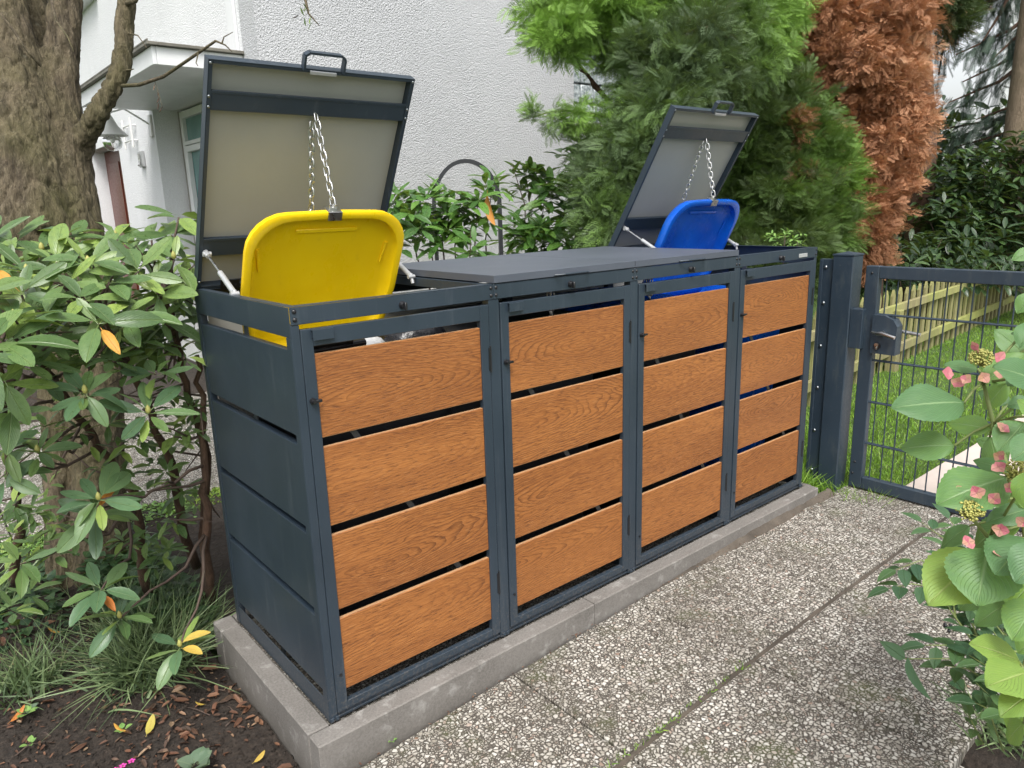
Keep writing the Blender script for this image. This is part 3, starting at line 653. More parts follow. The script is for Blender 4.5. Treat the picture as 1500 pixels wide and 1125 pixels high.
q=MB(); q.tube([(.045,.055,1.040),(.185,.060,1.039)],.0125,14); q.tube([(.052,.055,1.040),(.060,.055,1.040)],.0140,14); q.tube([(.170,.06,1.039),(.187,.06,1.039)],.0142,14); q.tube([(.05,.075,1.02),(.24,.085,1.022)],.010,10)
tag(q.build('ribbed_tube',M['black'],None,True,40),'black ribbed tube lying on the rubbish just behind the leftmost door','tube')
def blob(name,c,r,m,label,cat,seed=0,sub=3):
    import bmesh
    bm=bmesh.new(); bmesh.ops.create_icosphere(bm,subdivisions=sub,radius=1)
    for v in bm.verts:
        p=v.co.copy(); k=1+.22*noise.noise(p*2.3+Vector((seed,0,0)))+.1*noise.noise(p*6+Vector((0,seed,0))); v.co=Vector((p.x*r[0]*k+c[0],p.y*r[1]*k+c[1],p.z*r[2]*k+c[2]))
    me=bpy.data.meshes.new(name); bm.to_mesh(me); bm.free(); me.materials.append(m); me.polygons.foreach_set('use_smooth',[True]*len(me.polygons))
    o=link(bpy.data.objects.new(name,me)); ORG[o.name]=Vector(); return tag(o,label,cat)
blob('rubbish_bag',(.46,.20,.99),(.11,.10,.055),M['bag'],'black rubbish bag heaped at the right of the yellow lidded bin','rubbish bag',3)
blob('rubbish_bag',(.22,.17,.985),(.13,.09,.055),M['whitebag'],'white rubbish bag on top of the yellow lidded bin','rubbish bag',9)

# ================================================================ CHAINS
def link_mesh():
    q=MB(); n=14; pts=[]
    a,bb=.0085,.0065
    for k in range(n):
        t=2*PI*k/n; x=bb*math.cos(t); y=(a if math.sin(t)>0 else -a)*.55+bb*math.sin(t); pts.append(Vector((x,0,y*1.08)))
    v=[];f=[];m=6
    for i,p in enumerate(pts):
        t=(pts[(i+1)%n]-pts[i-1]).normalized(); s=Vector((0,1,0)); w=t.cross(s)
        for k in range(m): an=2*PI*k/m; v.append(tuple(p+(s*math.cos(an)+w*math.sin(an))*.0019))
    for i in range(n):
        for k in range(m): f.append((i*m+k,i*m+(k+1)%m,((i+1)%n)*m+(k+1)%m,((i+1)%n)*m+k))
    q.add(v,f); return q.mesh('link',M['steel'],True)
LINK=link_mesh()
def chain(label,strands,group,sc=1.0):
    t=thing('chain',label,'chain',strands[0][0],group)
    for pts in strands:
        pts=[Vector(p) for p in pts]; seg=[(b_-a_).length for a_,b_ in zip(pts,pts[1:])]; Ltot=sum(seg); n=max(2,int(Ltot/(.0185*sc)))
        for k in range(n):
            d=(k+.5)/n*Ltot; i=0
            while i<len(seg)-1 and d>seg[i]: d-=seg[i]; i+=1
            p=pts[i].lerp(pts[i+1],d/seg[i]); ax=(pts[i+1]-pts[i]).normalized()
            Mx=frame_mat(p,Vector((math.cos(.6+k*PI/2),math.sin(.6+k*PI/2),.15)),ax); R=Mx@Matrix.Rotation(-PI/2,4,'X')
            inst('link',LINK,R@Matrix.Scale(1.12*sc,4),t)
def clip(MXX,L): return tuple(MXX@Vector((0,L+.018,-.003)))
top1=tuple(LX1@Vector((.312,.572,.028))); top4=tuple(LX4@Vector((.312,.572,.028)))
c1=clip(MY,LY); c4=clip(MBL,LB)
chain('zinc chain hanging from the left raised lid down to the yellow bin lid',[(top1,c1),((top1[0]+.012,top1[1]-.004,top1[2]-.02),(c1[0]+.008,c1[1]+.01,c1[2]+.01))][:1]+[((top1[0]-.006,top1[1]+.02,top1[2]-.02),(top1[0]-.012,top1[1]+.075,1.31))],'chains holding the bin lids open',1.12)
chain('zinc chain in an inverted V from the raised lid down to the blue bin lid',[(top4,c4),((top4[0]-.01,top4[1]+.01,top4[2]-.01),(top4[0]-.035,top4[1]+.09,1.38))],'chains holding the bin lids open',1.12)
for i,x in ((1,.31),(2,.19)): chain('zinc chain drooping onto the black bin lid' if i==1 else 'zinc chain drooping onto the blue bin behind the third door',[((i*W+x,.10,1.148),(i*W+x+.003,.09,.99)),((i*W+x+.02,.10,1.148),(i*W+x+.006,.09,.99))],'chains behind the boards')

# ================================================================ GATE POST AND GATE
G=M['gate']
gp=thing('gate_post','square anthracite steel gate post with a flat cap at the right end of the shelter','gate post',(2.81,0,-.07))
q=MB(); q.box(2.76,2.86,-.045,.055,-.2,1.093,.004); q.build('post_tube',G,gp)
q=MB(); q.add([(2.758,-.047,1.0935),(2.862,-.047,1.0935),(2.862,.057,1.0935),(2.758,.057,1.0935),(2.758,-.047,1.100),(2.862,-.047,1.100),(2.862,.057,1.100),(2.758,.057,1.100),(2.81,.005,1.112)],[(3,2,1,0),(0,1,5,4),(1,2,6,5),(2,3,7,6),(3,0,4,7),(4,5,8),(5,6,8),(6,7,8),(7,4,8)]); q.build('post_cap',G,gp)
q=MB(); q.box(2.775,2.80,.0555,.125,-.1,1.075,.002); q.box(2.768,2.775,.108,.124,-.09,1.07,.001); q.build('wall_strip',G,gp)
for z in (1.035,.86,.645,.43,.205,-.01): bolt((2.7745,.095,z),(-1,0,0),gp,bolt_me,1.5)
q=MB(); q.box(2.768,2.835,-.105,-.0458,.655,.845,.002); q.build('strike_box',G,gp)
gt=thing('garden_gate','anthracite steel garden gate with double rod mesh and a lever lock','gate',(2.82,-.1,-.03))
YG0,YG1=-.088,-1.30; s=.062
q=MB(); q.box(2.80,2.84,YG0-s,YG0,-.052,1.048,.003); q.box(2.80,2.84,YG1,YG1+s,-.052,1.048,.003); q.box(2.801,2.839,YG1+s+.0005,YG0-s-.0005,.990,1.047,.003); q.box(2.801,2.839,YG1+s+.0005,YG0-s-.0005,-.051,.008,.003); q.build('gate_frame',G,gt)
for z in (.822,.600,.393,.183):
    q=MB(); q.tube([(2.812,YG0-s+.002,z),(2.812,YG1+s-.002,z)],.0042,8); q.tube([(2.828,YG0-s+.002,z),(2.828,YG1+s-.002,z)],.0042,8); q.build('cross_rod',G,gt,True,40)
y=YG0-s-.030
while y>YG1+s+.01:
    q=MB(); q.tube([(2.820,y,.006),(2.820,y,.992)],.0033,8); q.build('upright_rod',G,gt,True,40); y-=.052
q=MB()
poly=[(-.145,.640),(-.258,.640),(-.258,.775),(-.240,.805),(-.20,.822),(-.145,.822)]
MLK=Matrix(((0,0,1,2.785),(1,0,0,0),(0,1,0,0),(0,0,0,1)))
q.prism([(y_,z_) for y_,z_ in poly],.062,MLK); lk=q.build('lock_case',M['gate'],gt)
q=MB(); q.tube([(2.785,-.20,.742),(2.765,-.20,.742)],.010,10); q.tube([(2.768,-.178,.738),(2.764,-.20,.742),(2.762,-.262,.728)],[.009,.010,.0085],10); q.tube([(2.768,-.178,.738),(2.775,-.150,.742)],[.009,.006],8); q.tube([(2.86,-.20,.742),(2.872,-.22,.745),(2.872,-.330,.735)],[.008,.009,.008],10); q.build('lever',M['steel'],lk,True,50)
q=MB(); q.tube([(2.785,-.178,.678),(2.777,-.178,.678)],[.016,.015],16); q.build('lock_rosette',M['black'],lk,True,40)
q=MB(); q.tube([(2.777,-.178,.684),(2.770,-.178,.684)],.009,14); q.box(2.770,2.777,-.183,-.173,.662,.682,.002); q.build('lock_cylinder',M['steel'],lk,True,40)
for z,yy in ((1.015,-.118),(.08,-.112),(.02,-.105)): bolt((2.80,yy,z),(-1,0,0),gt,bolt_dark,1.0)

# ================================================================ PICKET FENCE
F0=Vector((4.70,.890,0)); FD=Vector((4.75,.373,0)).normalized()
pf=thing('picket_fence','low mossy wooden picket fence with two rails across the lawn','picket fence',tuple(F0+Vector((0,0,-.09))))
FN=Vector((FD.y,-FD.x,0)); 
def fM(s_,z=0,off=0): 
    p=F0+FD*s_+FN*off; m=Matrix.Identity(4)
    for r in range(3): m[r][0]=FD[r]; m[r][1]=-FN[r]; m[r][2]=(0,0,1)[r]; m[r][3]=(p.x,p.y,z)[r]
    return m
pm=MB(); pr=[(-.034,-.02),(.034,-.02),(.034,.645),(.0,.70),(-.034,.645)]
pm.add([(x,-.009,z) for x,z in pr]+[(x,.009,z) for x,z in pr],[(0,1,2,3,4),(9,8,7,6,5)]+[(i,i+5,(i+1)%5+5,(i+1)%5) for i in range(5)]); pme=pm.mesh('picket',M['picket'])
s_=-.7
k=0
while s_<8.6:
    inst('picket',pme,fM(s_,-.10+random.uniform(-.012,.012))@Matrix.Rotation(random.uniform(-.015,.015),4,'Y'),pf); s_+=.168; k+=1
def rail(a,b_,z0,z1): 
    q=MB(); q.box(a,b_,-.045,-.0095,z0,z1,.004,fM(0)); return q.build('rail',M['picket'],pf)
for a,b_ in ((-.7,2.2),(2.205,4.5),(4.6,6.6),(6.605,8.6)):
    rail(a,b_,.405,.475); rail(a,b_,.045,.120)
for a in (.92,4.55,8.6):
    q=MB(); q.box(a-.045,a+.045,.0095,.10,-.15,.44 if a<1 else .5,.006,fM(0)); q.v=[tuple(Vector(p)-FN*(-.11)) for p in q.v] if a<1 else q.v; q.build('fence_post',M['bark2'] if a>1 else M['picket'],pf)

# ================================================================ HOUSE
XU,YW=1.652,4.0
hs_=thing('house','white roughcast house with a canopied side entrance and a glass block window','house',(XU,YW,-.15))
def hp(name,m,*boxes,bv=0,parent=hs_):
    q=MB()
    for bx in boxes: q.box(*bx,bv)
    return q.build(name,m,parent)
wx0,wx1,wz0,wz1=4.95,6.15,2.20,3.02
hp('wall',M['stucco'],(XU,wx0,YW,YW+.28,-.3,7.5),(wx1,8.2,YW,YW+.28,-.3,7.5),(wx0,wx1,YW,YW+.28,-.3,wz0),(wx0,wx1,YW,YW+.28,wz1,7.5))
ry0,ry1=4.75,6.89; dy0,dy1=8.5,10.06; XR=1.95
hp('wall',M['stucco_bright'],(XU+.001,XU+.25,YW+.281,ry0,-.3,7.5),(XU+.001,XU+.25,ry0,ry1,2.46,7.5),(XU+.001,XU+.25,ry1,dy0,-.3,7.5),(XU+.001,XU+.25,dy0,dy1,2.27,3.9),(XU+.001,XU+.25,dy1,16,-.3,3.9),(XU+.001,XU+.25,dy0,8.55,3.9,7.5),(XU+.001,XU+.25,8.55,10.4,5.2,7.5),(XU+.001,XU+.25,10.4,16,3.9,7.5))
hp('wall',M['jamb'],(XU+.25,XR+.3,ry1-.002,ry1+.2,-.3,2.46),(XU+.25,XR+.3,ry0-.2,ry0,-.3,2.46),(XR+.02,XR+.28,ry0,ry1,-.3,.2))
hp('wall',M['stucco_bright'],(8.0,8.2,4.3,16,-.3,7.5))
hp('corner_board',M['wtrim'],(XU-.022,XU-.001,YW+.34,YW+.50,-.25,7.4),bv=.004)
hp('soffit',M['wtrim'],(XU+.252,XR+.3,ry0,ry1,2.4605,2.60))
hp('roof',M['tile'],(1.0,8.9,3.3,16.5,7.5,7.7))
# glass block window
gw=hp('window',M['jamb'],(wx0,wx1,YW+.16,YW+.17,wz0,wz1))
gme=MB().box(-.089,.089,-.03,.03,-.089,.089,.008).mesh('glass_block',M['gblock'],True,40)
for i in range(6):
    for j in range(4):
        inst('glass_block',gme,Matrix.Translation((wx0+.1+i*.196,YW+.125,wz0+.105+j*.196)),gw)
hp('window_sill',M['jamb'],(4.87,6.25,YW-.07,YW+.10,2.16,2.199),bv=.004)
# glass entrance door in the recess
fr=MB(); X0=XR-.05
y0d,y1d=5.05,ry1-.05
for bx in ((X0,XR+.02,y1d-.07,y1d,-.1,2.44),(X0,XR+.02,y0d,y0d+.07,-.1,2.44),(X0,XR+.02,y0d+.07,y1d-.07,2.37,2.44),(X0,XR+.02,6.0,6.06,-.1,2.37),(X0,XR+.02,y0d+.07,6.0,2.10,2.14),(X0,XR+.02,6.06,y1d-.07,2.10,2.14)): fr.box(*bx,.004)
dr=fr.build('glass_door',M['wtrim'],hs_)
hp('pane',M['glass'],(XR-.01,XR,y0d+.07,6.0,-.1,2.10),(XR-.01,XR,6.06,y1d-.07,-.1,2.10),(XR-.01,XR,y0d+.07,6.0,2.14,2.37),(XR-.01,XR,6.06,y1d-.07,2.14,2.37),parent=dr)
hp('door_sash',M['wtrim'],(X0-.01,XR-.012,y1d-.14,y1d-.071,-.05,2.09),(X0-.01,XR-.012,6.065,6.13,-.05,2.09),(X0-.01,XR-.012,6.13,y1d-.14,2.03,2.09),bv=.003,parent=dr)
q=MB(); q.tube([(X0-.012,6.60,1.05),(X0-.06,6.60,1.05),(X0-.06,6.45,1.05)],.011,8); q.build('door_handle',M['steel'],dr,True,40)
# brown door further back
bd=hp('door',M['redframe'],(XU+.17,XU+.23,dy0,dy1,-.2,2.26))
hp('door_panel',M['redframe'],(XU+.155,XU+.169,9.3,9.9,.1,2.1),(XU+.155,XU+.169,8.6,9.2,.1,2.1),bv=.004,parent=bd)
hp('door_frame',M['wtrim'],(XU-.012,XU+.0,dy1,dy1+.12,-.2,2.38),(XU-.012,XU,dy0,dy1,2.272,2.38),bv=.003)
# upper window
uw=hp('window',M['redframe'],(XU+.06,XU+.12,8.55,8.66,3.9,5.2),(XU+.06,XU+.12,10.29,10.4,3.9,5.2),(XU+.06,XU+.12,8.66,10.29,3.9,4.0),(XU+.06,XU+.12,8.66,10.29,5.1,5.2),(XU+.06,XU+.12,9.44,9.52,4.0,5.1))
hp('pane',M['glass'],(XU+.09,XU+.10,8.66,9.44,4.0,5.1),(XU+.09,XU+.10,9.52,10.29,4.0,5.1),parent=uw)
hp('window_sill',M['wtrim'],(XU-.10,XU+.05,8.45,10.5,3.86,3.898),bv=.004)
# canopy over the side entrance
cn=hp('canopy',M['wtrim'],(1.02,XU-.001,4.31,6.9,2.45,2.52),bv=.006)
hp('fascia',M['wtrim'],(.990,1.018,4.29,6.92,2.44,2.565),(1.019,XU-.002,4.288,4.309,2.44,2.565),bv=.004,parent=cn)
hp('gutter',M['gutter'],(.955,1.03,4.255,6.96,2.567,2.590),(1.031,XU-.001,4.255,4.33,2.567,2.590),(.955,.965,4.255,6.96,2.5905,2.605),bv=.003,parent=cn)
hp('canopy_roof',M['gutter'],(1.032,XU-.001,4.331,6.95,2.53,2.575),parent=cn)
# things on the wall
lp=thing('wall_lamp','white conical wall lamp with a clear glass globe beside the tree trunk','lamp',(1.28,7.0,2.2))
LC=Vector((1.257,6.997,2.20)); TL=Matrix.Translation(LC)
q=MB(); q.lathe([(.018,.245),(.030,.225),(.020,.205),(.030,.185),(.075,.09),(.145,.012),(.158,.0),(.150,-.004),(.07,.055),(.01,.07)],28,TL); q.build('lamp_shade',M['whitep'],lp,True,50)
q=MB(); q.lathe([(.060,.0),(.088,-.03),(.096,-.07),(.080,-.115),(.045,-.145),(.0,-.155)],24,TL); q.build('lamp_globe',M['clear'],lp,True)
q=MB(); q.lathe([(.0,.0),(.03,-.01),(.034,-.05),(.02,-.08),(0,-.085)],14,TL); q.build('bulb',M['whitep'],lp,True)
q=MB(); q.tube([LC+Vector((0,0,.22)),LC+Vector((.15,.0,.27)),LC+Vector((.39,.0,.12))],.010,8); q.box(1.63,1.651,6.94,7.05,2.2,2.42,.004); q.build('lamp_arm',M['whitep'],lp,True,40)
q=MB()
for yy in (7.60,7.94): q.tube([(1.60,yy,2.14),(1.60,yy,2.46)],.012,8)
for z in (2.22,2.38): q.tube([(1.60,7.60,z),(1.60,7.94,z)],.010,8); q.tube([(1.60,7.60,z),(1.652,7.60,z)],.008,6); q.tube([(1.60,7.94,z),(1.652,7.94,z)],.008,6)
tag(q.build('wall_bracket',M['whitep'],None,True,40),'white ladder shaped tube bracket on the wall right of the lamp','bracket')
q=MB(); q.box(1.62,1.651,7.40,7.56,1.92,2.09,.006); bx=tag(q.build('meter_box',M['alu'],None),'small grey metal box with a valve on the wall below the ladder shaped bracket','wall box'); 
q=MB(); q.tube([(1.60,7.44,2.06),(1.60,7.44,1.93)],.014,8); q.tube([(1.60,7.44,1.98),(1.57,7.38,1.93)],.010,8); q.build('valve',M['steel'],bx,True,40)
# hoop
q=MB(); HC=Vector((1.945,1.881,1.386)); ax=Vector((.85,-.52,0)).normalized(); pts=[]
r_=.193
for k in range(0,25):
    a=PI*k/24; pts.append(HC+ax*(r_*math.cos(a))+Vector((0,0,r_*1.28*math.sin(a))))
pts=[pts[0]+Vector((0,0,-1.5))]+pts+[pts[-1]+Vector((0,0,-1.5))]
nn=ax.cross(Vector((0,0,1))).normalized(); v=[];f=[]
for i,p in enumerate(pts):
    t_=(pts[min(i+1,len(pts)-1)]-pts[max(i-1,0)]).normalized(); o_=t_.cross(nn)
    for a_,b_ in ((-1,-1),(1,-1),(1,1),(-1,1)): v.append(tuple(p+nn*.022*a_+o_*.011*b_))
for i in range(len(pts)-1):
    for k in range(4): f.append((i*4+k,i*4+(k+1)%4,(i+1)*4+(k+1)%4,(i+1)*4+k))
q.add(v,f); tag(q.build('metal_hoop',M['arch'],None),'tall dark metal hoop standing in the shrubs in front of the wall','hoop')
# far white building and a low wall seen through the trees
fb=thing('neighbour_building','bright white building far behind the garden trees','building',(27,6,0))
q=MB(); q.box(24,36,-6,6.2,-.3,9.5); q.build('wall',M['wtrim'],fb)
q=MB(); q.box(23.6,36.4,-6.4,6.6,9.5,9.9); q.build('roof',M['tile'],fb)
wnd=MB()
for yy in (-3,0.2,3.4):
    for z in (1,4,7): wnd.box(23.97,23.99,yy,yy+1.1,z,z+1.3)
wnd.build('window',M['glass'],fb)

# ================================================================ VEGETATION
rs=np.random.RandomState(11)
def norm(a): return a/np.maximum(np.linalg.norm(a,axis=-1,keepdims=True),1e-9)
def scatter(tv,tf,pos,ydir,scale,tint,ttint=None,roll=None,tuv=None,zhint=(0,0,1)):
    """copies of a template (local +Y forward, +Z up) as one numpy mesh"""
    tv=np.asarray(tv,float); tf=np.asarray(tf); n=len(pos); y=norm(np.asarray(ydir,float)); zh=np.broadcast_to(np.asarray(zhint,float),y.shape)
    x=norm(np.cross(y,zh+1e-4)); z=np.cross(x,y)
    if roll is not None:
        c=np.cos(roll)[:,None]; s=np.sin(roll)[:,None]; x,z=x*c+z*s,z*c-x*s
    sc=np.asarray(scale,float).reshape(n,-1)
    sc=np.repeat(sc,3,1) if sc.shape[1]==1 else sc
    V=(pos[:,None,:]+x[:,None,:]*(tv[None,:,0]*sc[:,0:1])[...,None]+y[:,None,:]*(tv[None,:,1]*sc[:,1:2])[...,None]+z[:,None,:]*(tv[None,:,2]*sc[:,2:3])[...,None]).reshape(-1,3)
    F=(tf[None]+(np.arange(n)*len(tv))[:,None,None]).reshape(-1,tf.shape[1])
    T=np.repeat(tint,len(tv)) + (np.tile(ttint,n) if ttint is not None else 0)
    U=np.tile(tuv,(n,1)) if tuv is not None else None
    return V,F,T,U
def merge(parts):
    V=[];F=[];T=[];U=[];o=0
    for v,f,t,u in parts:
        V.append(v);F.append(f+o);T.append(t);o+=len(v)
        if u is not None: U.append(u)
    return np.concatenate(V),np.concatenate(F),np.concatenate(T),(np.concatenate(U) if U else None)
def veg(name,parts,m,parent=None,smooth=False):
    V,F,T,U=merge(parts); o=link(bpy.data.objects.new(name,np_mesh(name,V,F,m,T,U,smooth))); return attach(o,parent)
# ---- templates
def frond(nb=6,w=.035,spread=.42,droop=.12,curl=0.0,sub=True):
    v=[];f=[];t=[]
    def tri(a,b_,wd,ta):
        a=np.array(a);b_=np.array(b_);d=b_-a; s=np.array([d[1],-d[0],0]); s=s/np.linalg.norm(s)*wd; i=len(v)
        m=a+d*.45
        v.extend([tuple(a),tuple(m+s+np.array([0,0,.006])),tuple(b_),tuple(m-s)]); t.extend([-.12+ta,ta,.12+ta,ta]); f.append((i,i+1,i+2,i+3))
    def c(y): return (0,y,-droop*y*y)
    tri(c(0),c(1.0),w*.8,0)
    for k in range(nb):
        y=.12+.72*k/(nb-1); L=spread*(1-.75*abs(y-.38)); 
        for s in (-1,1):
            a=np.array(c(y+ (.03 if s>0 else 0))); e=a+np.array([s*L*.80,L*.62,-droop*.5*L+curl*random.uniform(-1,1)]); tri(a,e,w,random.uniform(-.05,.05))
            if sub and L>.2:
                for q in (.4,.68):
                    m_=a+(e-a)*q; e2=m_+np.array([s*.02,L*.42,-.02]); tri(m_,e2,w*.8,.04)
    return np.array(v),np.array(f),np.array(t)
def conifer(blobs,tmpl,per,scale,upb=.15,out_noise=.35,shade=None,density=1.0,seed=1,cl_r=.10):
    """branch tips spread through ellipsoids, each carrying a fan of fronds"""
    r=np.random.RandomState(seed); P_=[];D=[];S=[];T=[]
    for (c,rad,tn) in blobs:
        c=np.array(c); rad=np.array(rad) if hasattr(rad,'__len__') else np.array([rad]*3)
        n=int(density*55*(rad[0]*rad[2]/.09))
        d=norm(r.normal(size=(n,3))); rr=r.uniform(.45,1,n)**.6; lump=1+.18*np.sin(d[:,0]*5+c[0]*7)*np.cos(d[:,2]*6+c[2]*5)
        tip=c+d*rad*(rr*lump)[:,None]; 
        for i in range(n):
            k=per; 
            od=norm(d[i]*np.array([1,1,.5])+np.array([0,0,upb])+r.normal(size=3)*.25)
            base=tip[i]-od*cl_r
            pp=base+od*(r.uniform(0,1,k)*cl_r*1.3)[:,None]+r.normal(size=(k,3))*cl_r*.35
            dd=norm(od+r.normal(size=(k,3))*out_noise)
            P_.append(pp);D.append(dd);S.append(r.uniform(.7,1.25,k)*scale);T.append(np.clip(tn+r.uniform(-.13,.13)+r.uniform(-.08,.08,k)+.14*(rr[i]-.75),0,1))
    P_=np.concatenate(P_);D=np.concatenate(D);S=np.concatenate(S);T=np.concatenate(T)
    n=len(P_); w=r.randint(0,len(tmpl),n); out=[]
    for k,(tv,tf,tt) in enumerate(tmpl):
        m=w==k
        out.append(scatter(tv,tf,P_[m],D[m],S[m],T[m],tt,r.uniform(-1.2,1.2,m.sum())))
    return out
FR=[frond(7,.019,.56,.25,.05),frond(6,.021,.62,.5,.08),frond(7,.018,.50,.1,.06)]
FRD=[frond(7,.024,.52,.3,.10),frond(6,.027,.55,.55,.14),frond(6,.024,.48,-.2,.10)]
def twigs(name,start,ends,r0,m,parent,n=6,wob=.06,seed=3):
    r=random.Random(seed); q=MB()
    for e in ends:
        a=Vector(start); b_=Vector(e); L=(b_-a).length; pts=[]
        for k in range(n+1):
            t_=k/n; p=a.lerp(b_,t_)+Vector((r.uniform(-1,1),r.uniform(-1,1),r.uniform(-.6,1)+.8*math.sin(PI*t_)))*wob*L*math.sin(PI*t_); pts.append(p)
        q.tube(pts,[r0*(1-.8*k/n) for k in range(n+1)],6)
    return q.build(name,m,parent,True)
GZ=-.16
# ---- large green thuja behind the middle of the shelter
tb=(2.833,1.496,1.234)
tt_=thing('thuja_tree','tall light green thuja with feathery fronds leaning over the house wall behind the shelter','conifer',(tb[0],tb[1],GZ))
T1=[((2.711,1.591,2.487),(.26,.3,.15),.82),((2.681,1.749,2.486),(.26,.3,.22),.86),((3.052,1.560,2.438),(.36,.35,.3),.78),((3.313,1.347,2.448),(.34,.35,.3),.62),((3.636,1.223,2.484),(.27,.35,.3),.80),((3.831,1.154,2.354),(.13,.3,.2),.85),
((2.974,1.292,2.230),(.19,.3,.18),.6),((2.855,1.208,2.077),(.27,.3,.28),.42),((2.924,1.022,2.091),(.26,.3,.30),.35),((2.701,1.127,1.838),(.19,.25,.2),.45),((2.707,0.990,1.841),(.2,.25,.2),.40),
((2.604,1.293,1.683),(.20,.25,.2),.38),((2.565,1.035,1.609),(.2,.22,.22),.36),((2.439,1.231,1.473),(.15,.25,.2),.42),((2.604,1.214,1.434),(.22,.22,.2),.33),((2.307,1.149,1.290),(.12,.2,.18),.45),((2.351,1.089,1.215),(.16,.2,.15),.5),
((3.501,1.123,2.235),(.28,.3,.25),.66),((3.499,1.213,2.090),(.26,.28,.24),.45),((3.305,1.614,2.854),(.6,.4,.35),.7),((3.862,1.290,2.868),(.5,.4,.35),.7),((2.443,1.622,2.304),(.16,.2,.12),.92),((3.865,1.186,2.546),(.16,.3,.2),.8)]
sprigs=[]
def sprig(a,b_,n,w,tn):
    a=np.array(a);b_=np.array(b_)
    for k in range(n):
        p=a+(b_-a)*k/(n-1)+rs.normal(size=3)*w*.3; sprigs.append((tuple(p),(w*(1.1-.7*k/n),)*3,tn))
sprig((2.530,1.410,1.859),(2.104,1.492,1.846),7,.075,.80); sprig((2.622,1.607,2.302),(2.376,1.682,2.318),5,.09,.88); sprig((2.561,1.658,2.305),(2.387,1.649,2.241),4,.06,.9); sprig((2.700,1.739,2.505),(2.507,1.772,2.523),4,.09,.85); sprig((2.730,1.278,1.966),(2.568,1.263,1.918),3,.04,.85)
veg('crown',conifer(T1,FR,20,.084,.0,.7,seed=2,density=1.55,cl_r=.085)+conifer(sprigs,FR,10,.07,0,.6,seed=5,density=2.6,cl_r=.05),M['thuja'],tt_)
q=MB(); q.tube([(tb[0]+.02,tb[1],GZ),(2.802,1.496,1.151),(2.830,1.592,1.528),(2.953,1.607,1.901),(3.117,1.614,2.357),(3.320,1.628,2.938)],[.06,.05,.045,.042,.036,.03],10); q.build('trunk',M['bark2'],tt_,True)
twigs('limb',(2.953,1.607,1.901),[(2.188,1.558,1.850),(2.555,1.626,2.187),(3.415,1.157,2.115),(3.185,1.299,2.386),(2.461,1.347,1.478),(2.768,1.059,1.798),(2.476,1.743,2.347)],.016,M['bark2'],tt_,wob=.05)
# ---- rounded cypress behind the gate end
tb=(4.370,1.162,0.829)
cy_=thing('cypress_shrub','rounded dark to yellow green cypress with rusty patches behind the gate end of the shelter','conifer',(tb[0],tb[1],GZ))
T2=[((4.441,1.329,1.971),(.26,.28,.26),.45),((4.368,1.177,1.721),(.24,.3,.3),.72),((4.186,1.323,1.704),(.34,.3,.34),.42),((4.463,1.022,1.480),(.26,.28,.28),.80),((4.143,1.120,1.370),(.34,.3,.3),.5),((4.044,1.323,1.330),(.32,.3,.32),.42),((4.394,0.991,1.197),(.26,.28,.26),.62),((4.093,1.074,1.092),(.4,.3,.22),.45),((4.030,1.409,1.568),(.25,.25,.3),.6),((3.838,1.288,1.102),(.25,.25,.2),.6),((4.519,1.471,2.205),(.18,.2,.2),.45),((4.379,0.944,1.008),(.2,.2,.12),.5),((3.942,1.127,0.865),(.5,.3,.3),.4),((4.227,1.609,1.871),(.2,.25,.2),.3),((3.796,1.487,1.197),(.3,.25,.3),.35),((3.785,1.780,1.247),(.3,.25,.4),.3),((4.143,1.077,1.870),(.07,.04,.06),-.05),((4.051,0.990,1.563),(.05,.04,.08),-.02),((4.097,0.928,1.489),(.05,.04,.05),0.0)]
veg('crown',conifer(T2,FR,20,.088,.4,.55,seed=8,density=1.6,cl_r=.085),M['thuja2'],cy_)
q=MB(); q.tube([(tb[0],tb[1],GZ),(4.419,1.276,1.321),(4.521,1.439,2.106)],[.05,.04,.02],8); q.build('trunk',M['bark2'],cy_,True)
# ---- the dead brown conifer
tb=(5.697,1.097,0.727)
dc=thing('dead_conifer','dead conifer with rust brown foliage standing behind the gate post','conifer',(tb[0],tb[1],GZ))
T3=[((5.577,1.788,2.814),(.26,.3,.36),.5),((5.518,1.793,2.462),(.2,.3,.25),.42),((5.529,1.686,2.150),(.16,.25,.22),.35),((5.562,1.747,2.857),(.42,.4,.4),.55),((5.963,1.426,2.897),(.42,.4,.4),.62),((6.044,1.270,2.615),(.26,.3,.28),.72),((5.657,1.420,2.495),(.36,.35,.3),.58),((5.442,1.752,2.555),(.28,.3,.3),.42),((5.811,1.222,2.270),(.30,.3,.26),.70),((5.853,1.109,2.022),(.22,.25,.25),.66),((5.738,1.371,2.125),(.26,.3,.26),.55),((5.453,1.803,2.323),(.2,.25,.22),.3),((5.707,1.163,1.808),(.28,.3,.25),.62),((5.606,1.403,1.880),(.24,.28,.25),.5),((5.804,1.063,1.750),(.18,.2,.16),.66),((5.572,1.190,1.539),(.27,.28,.24),.55),((5.551,1.352,1.575),(.2,.25,.24),.45),((5.691,1.072,1.480),(.16,.2,.2),.6),((5.502,1.163,1.268),(.26,.25,.22),.48),((5.485,1.108,1.050),(.22,.22,.2),.45),((5.373,1.194,1.027),(.2,.22,.2),.4),((5.504,1.155,0.825),(.2,.2,.14),.42),((5.888,1.776,3.382),(.8,.5,.4),.55),((5.669,1.689,2.103),(.16,.2,.2),.25),((5.657,1.598,1.787),(.14,.2,.2),.3)]
veg('crown',conifer(T3,FRD,20,.088,-.05,.8,seed=12,density=1.35,cl_r=.09),M['deadthuja'],dc)
q=MB(); q.tube([(tb[0],tb[1],GZ),(5.828,1.233,1.290),(5.944,1.459,2.313),(6.159,1.674,3.351)],[.075,.06,.05,.04],10); q.build('trunk',M['bark2'],dc,True)
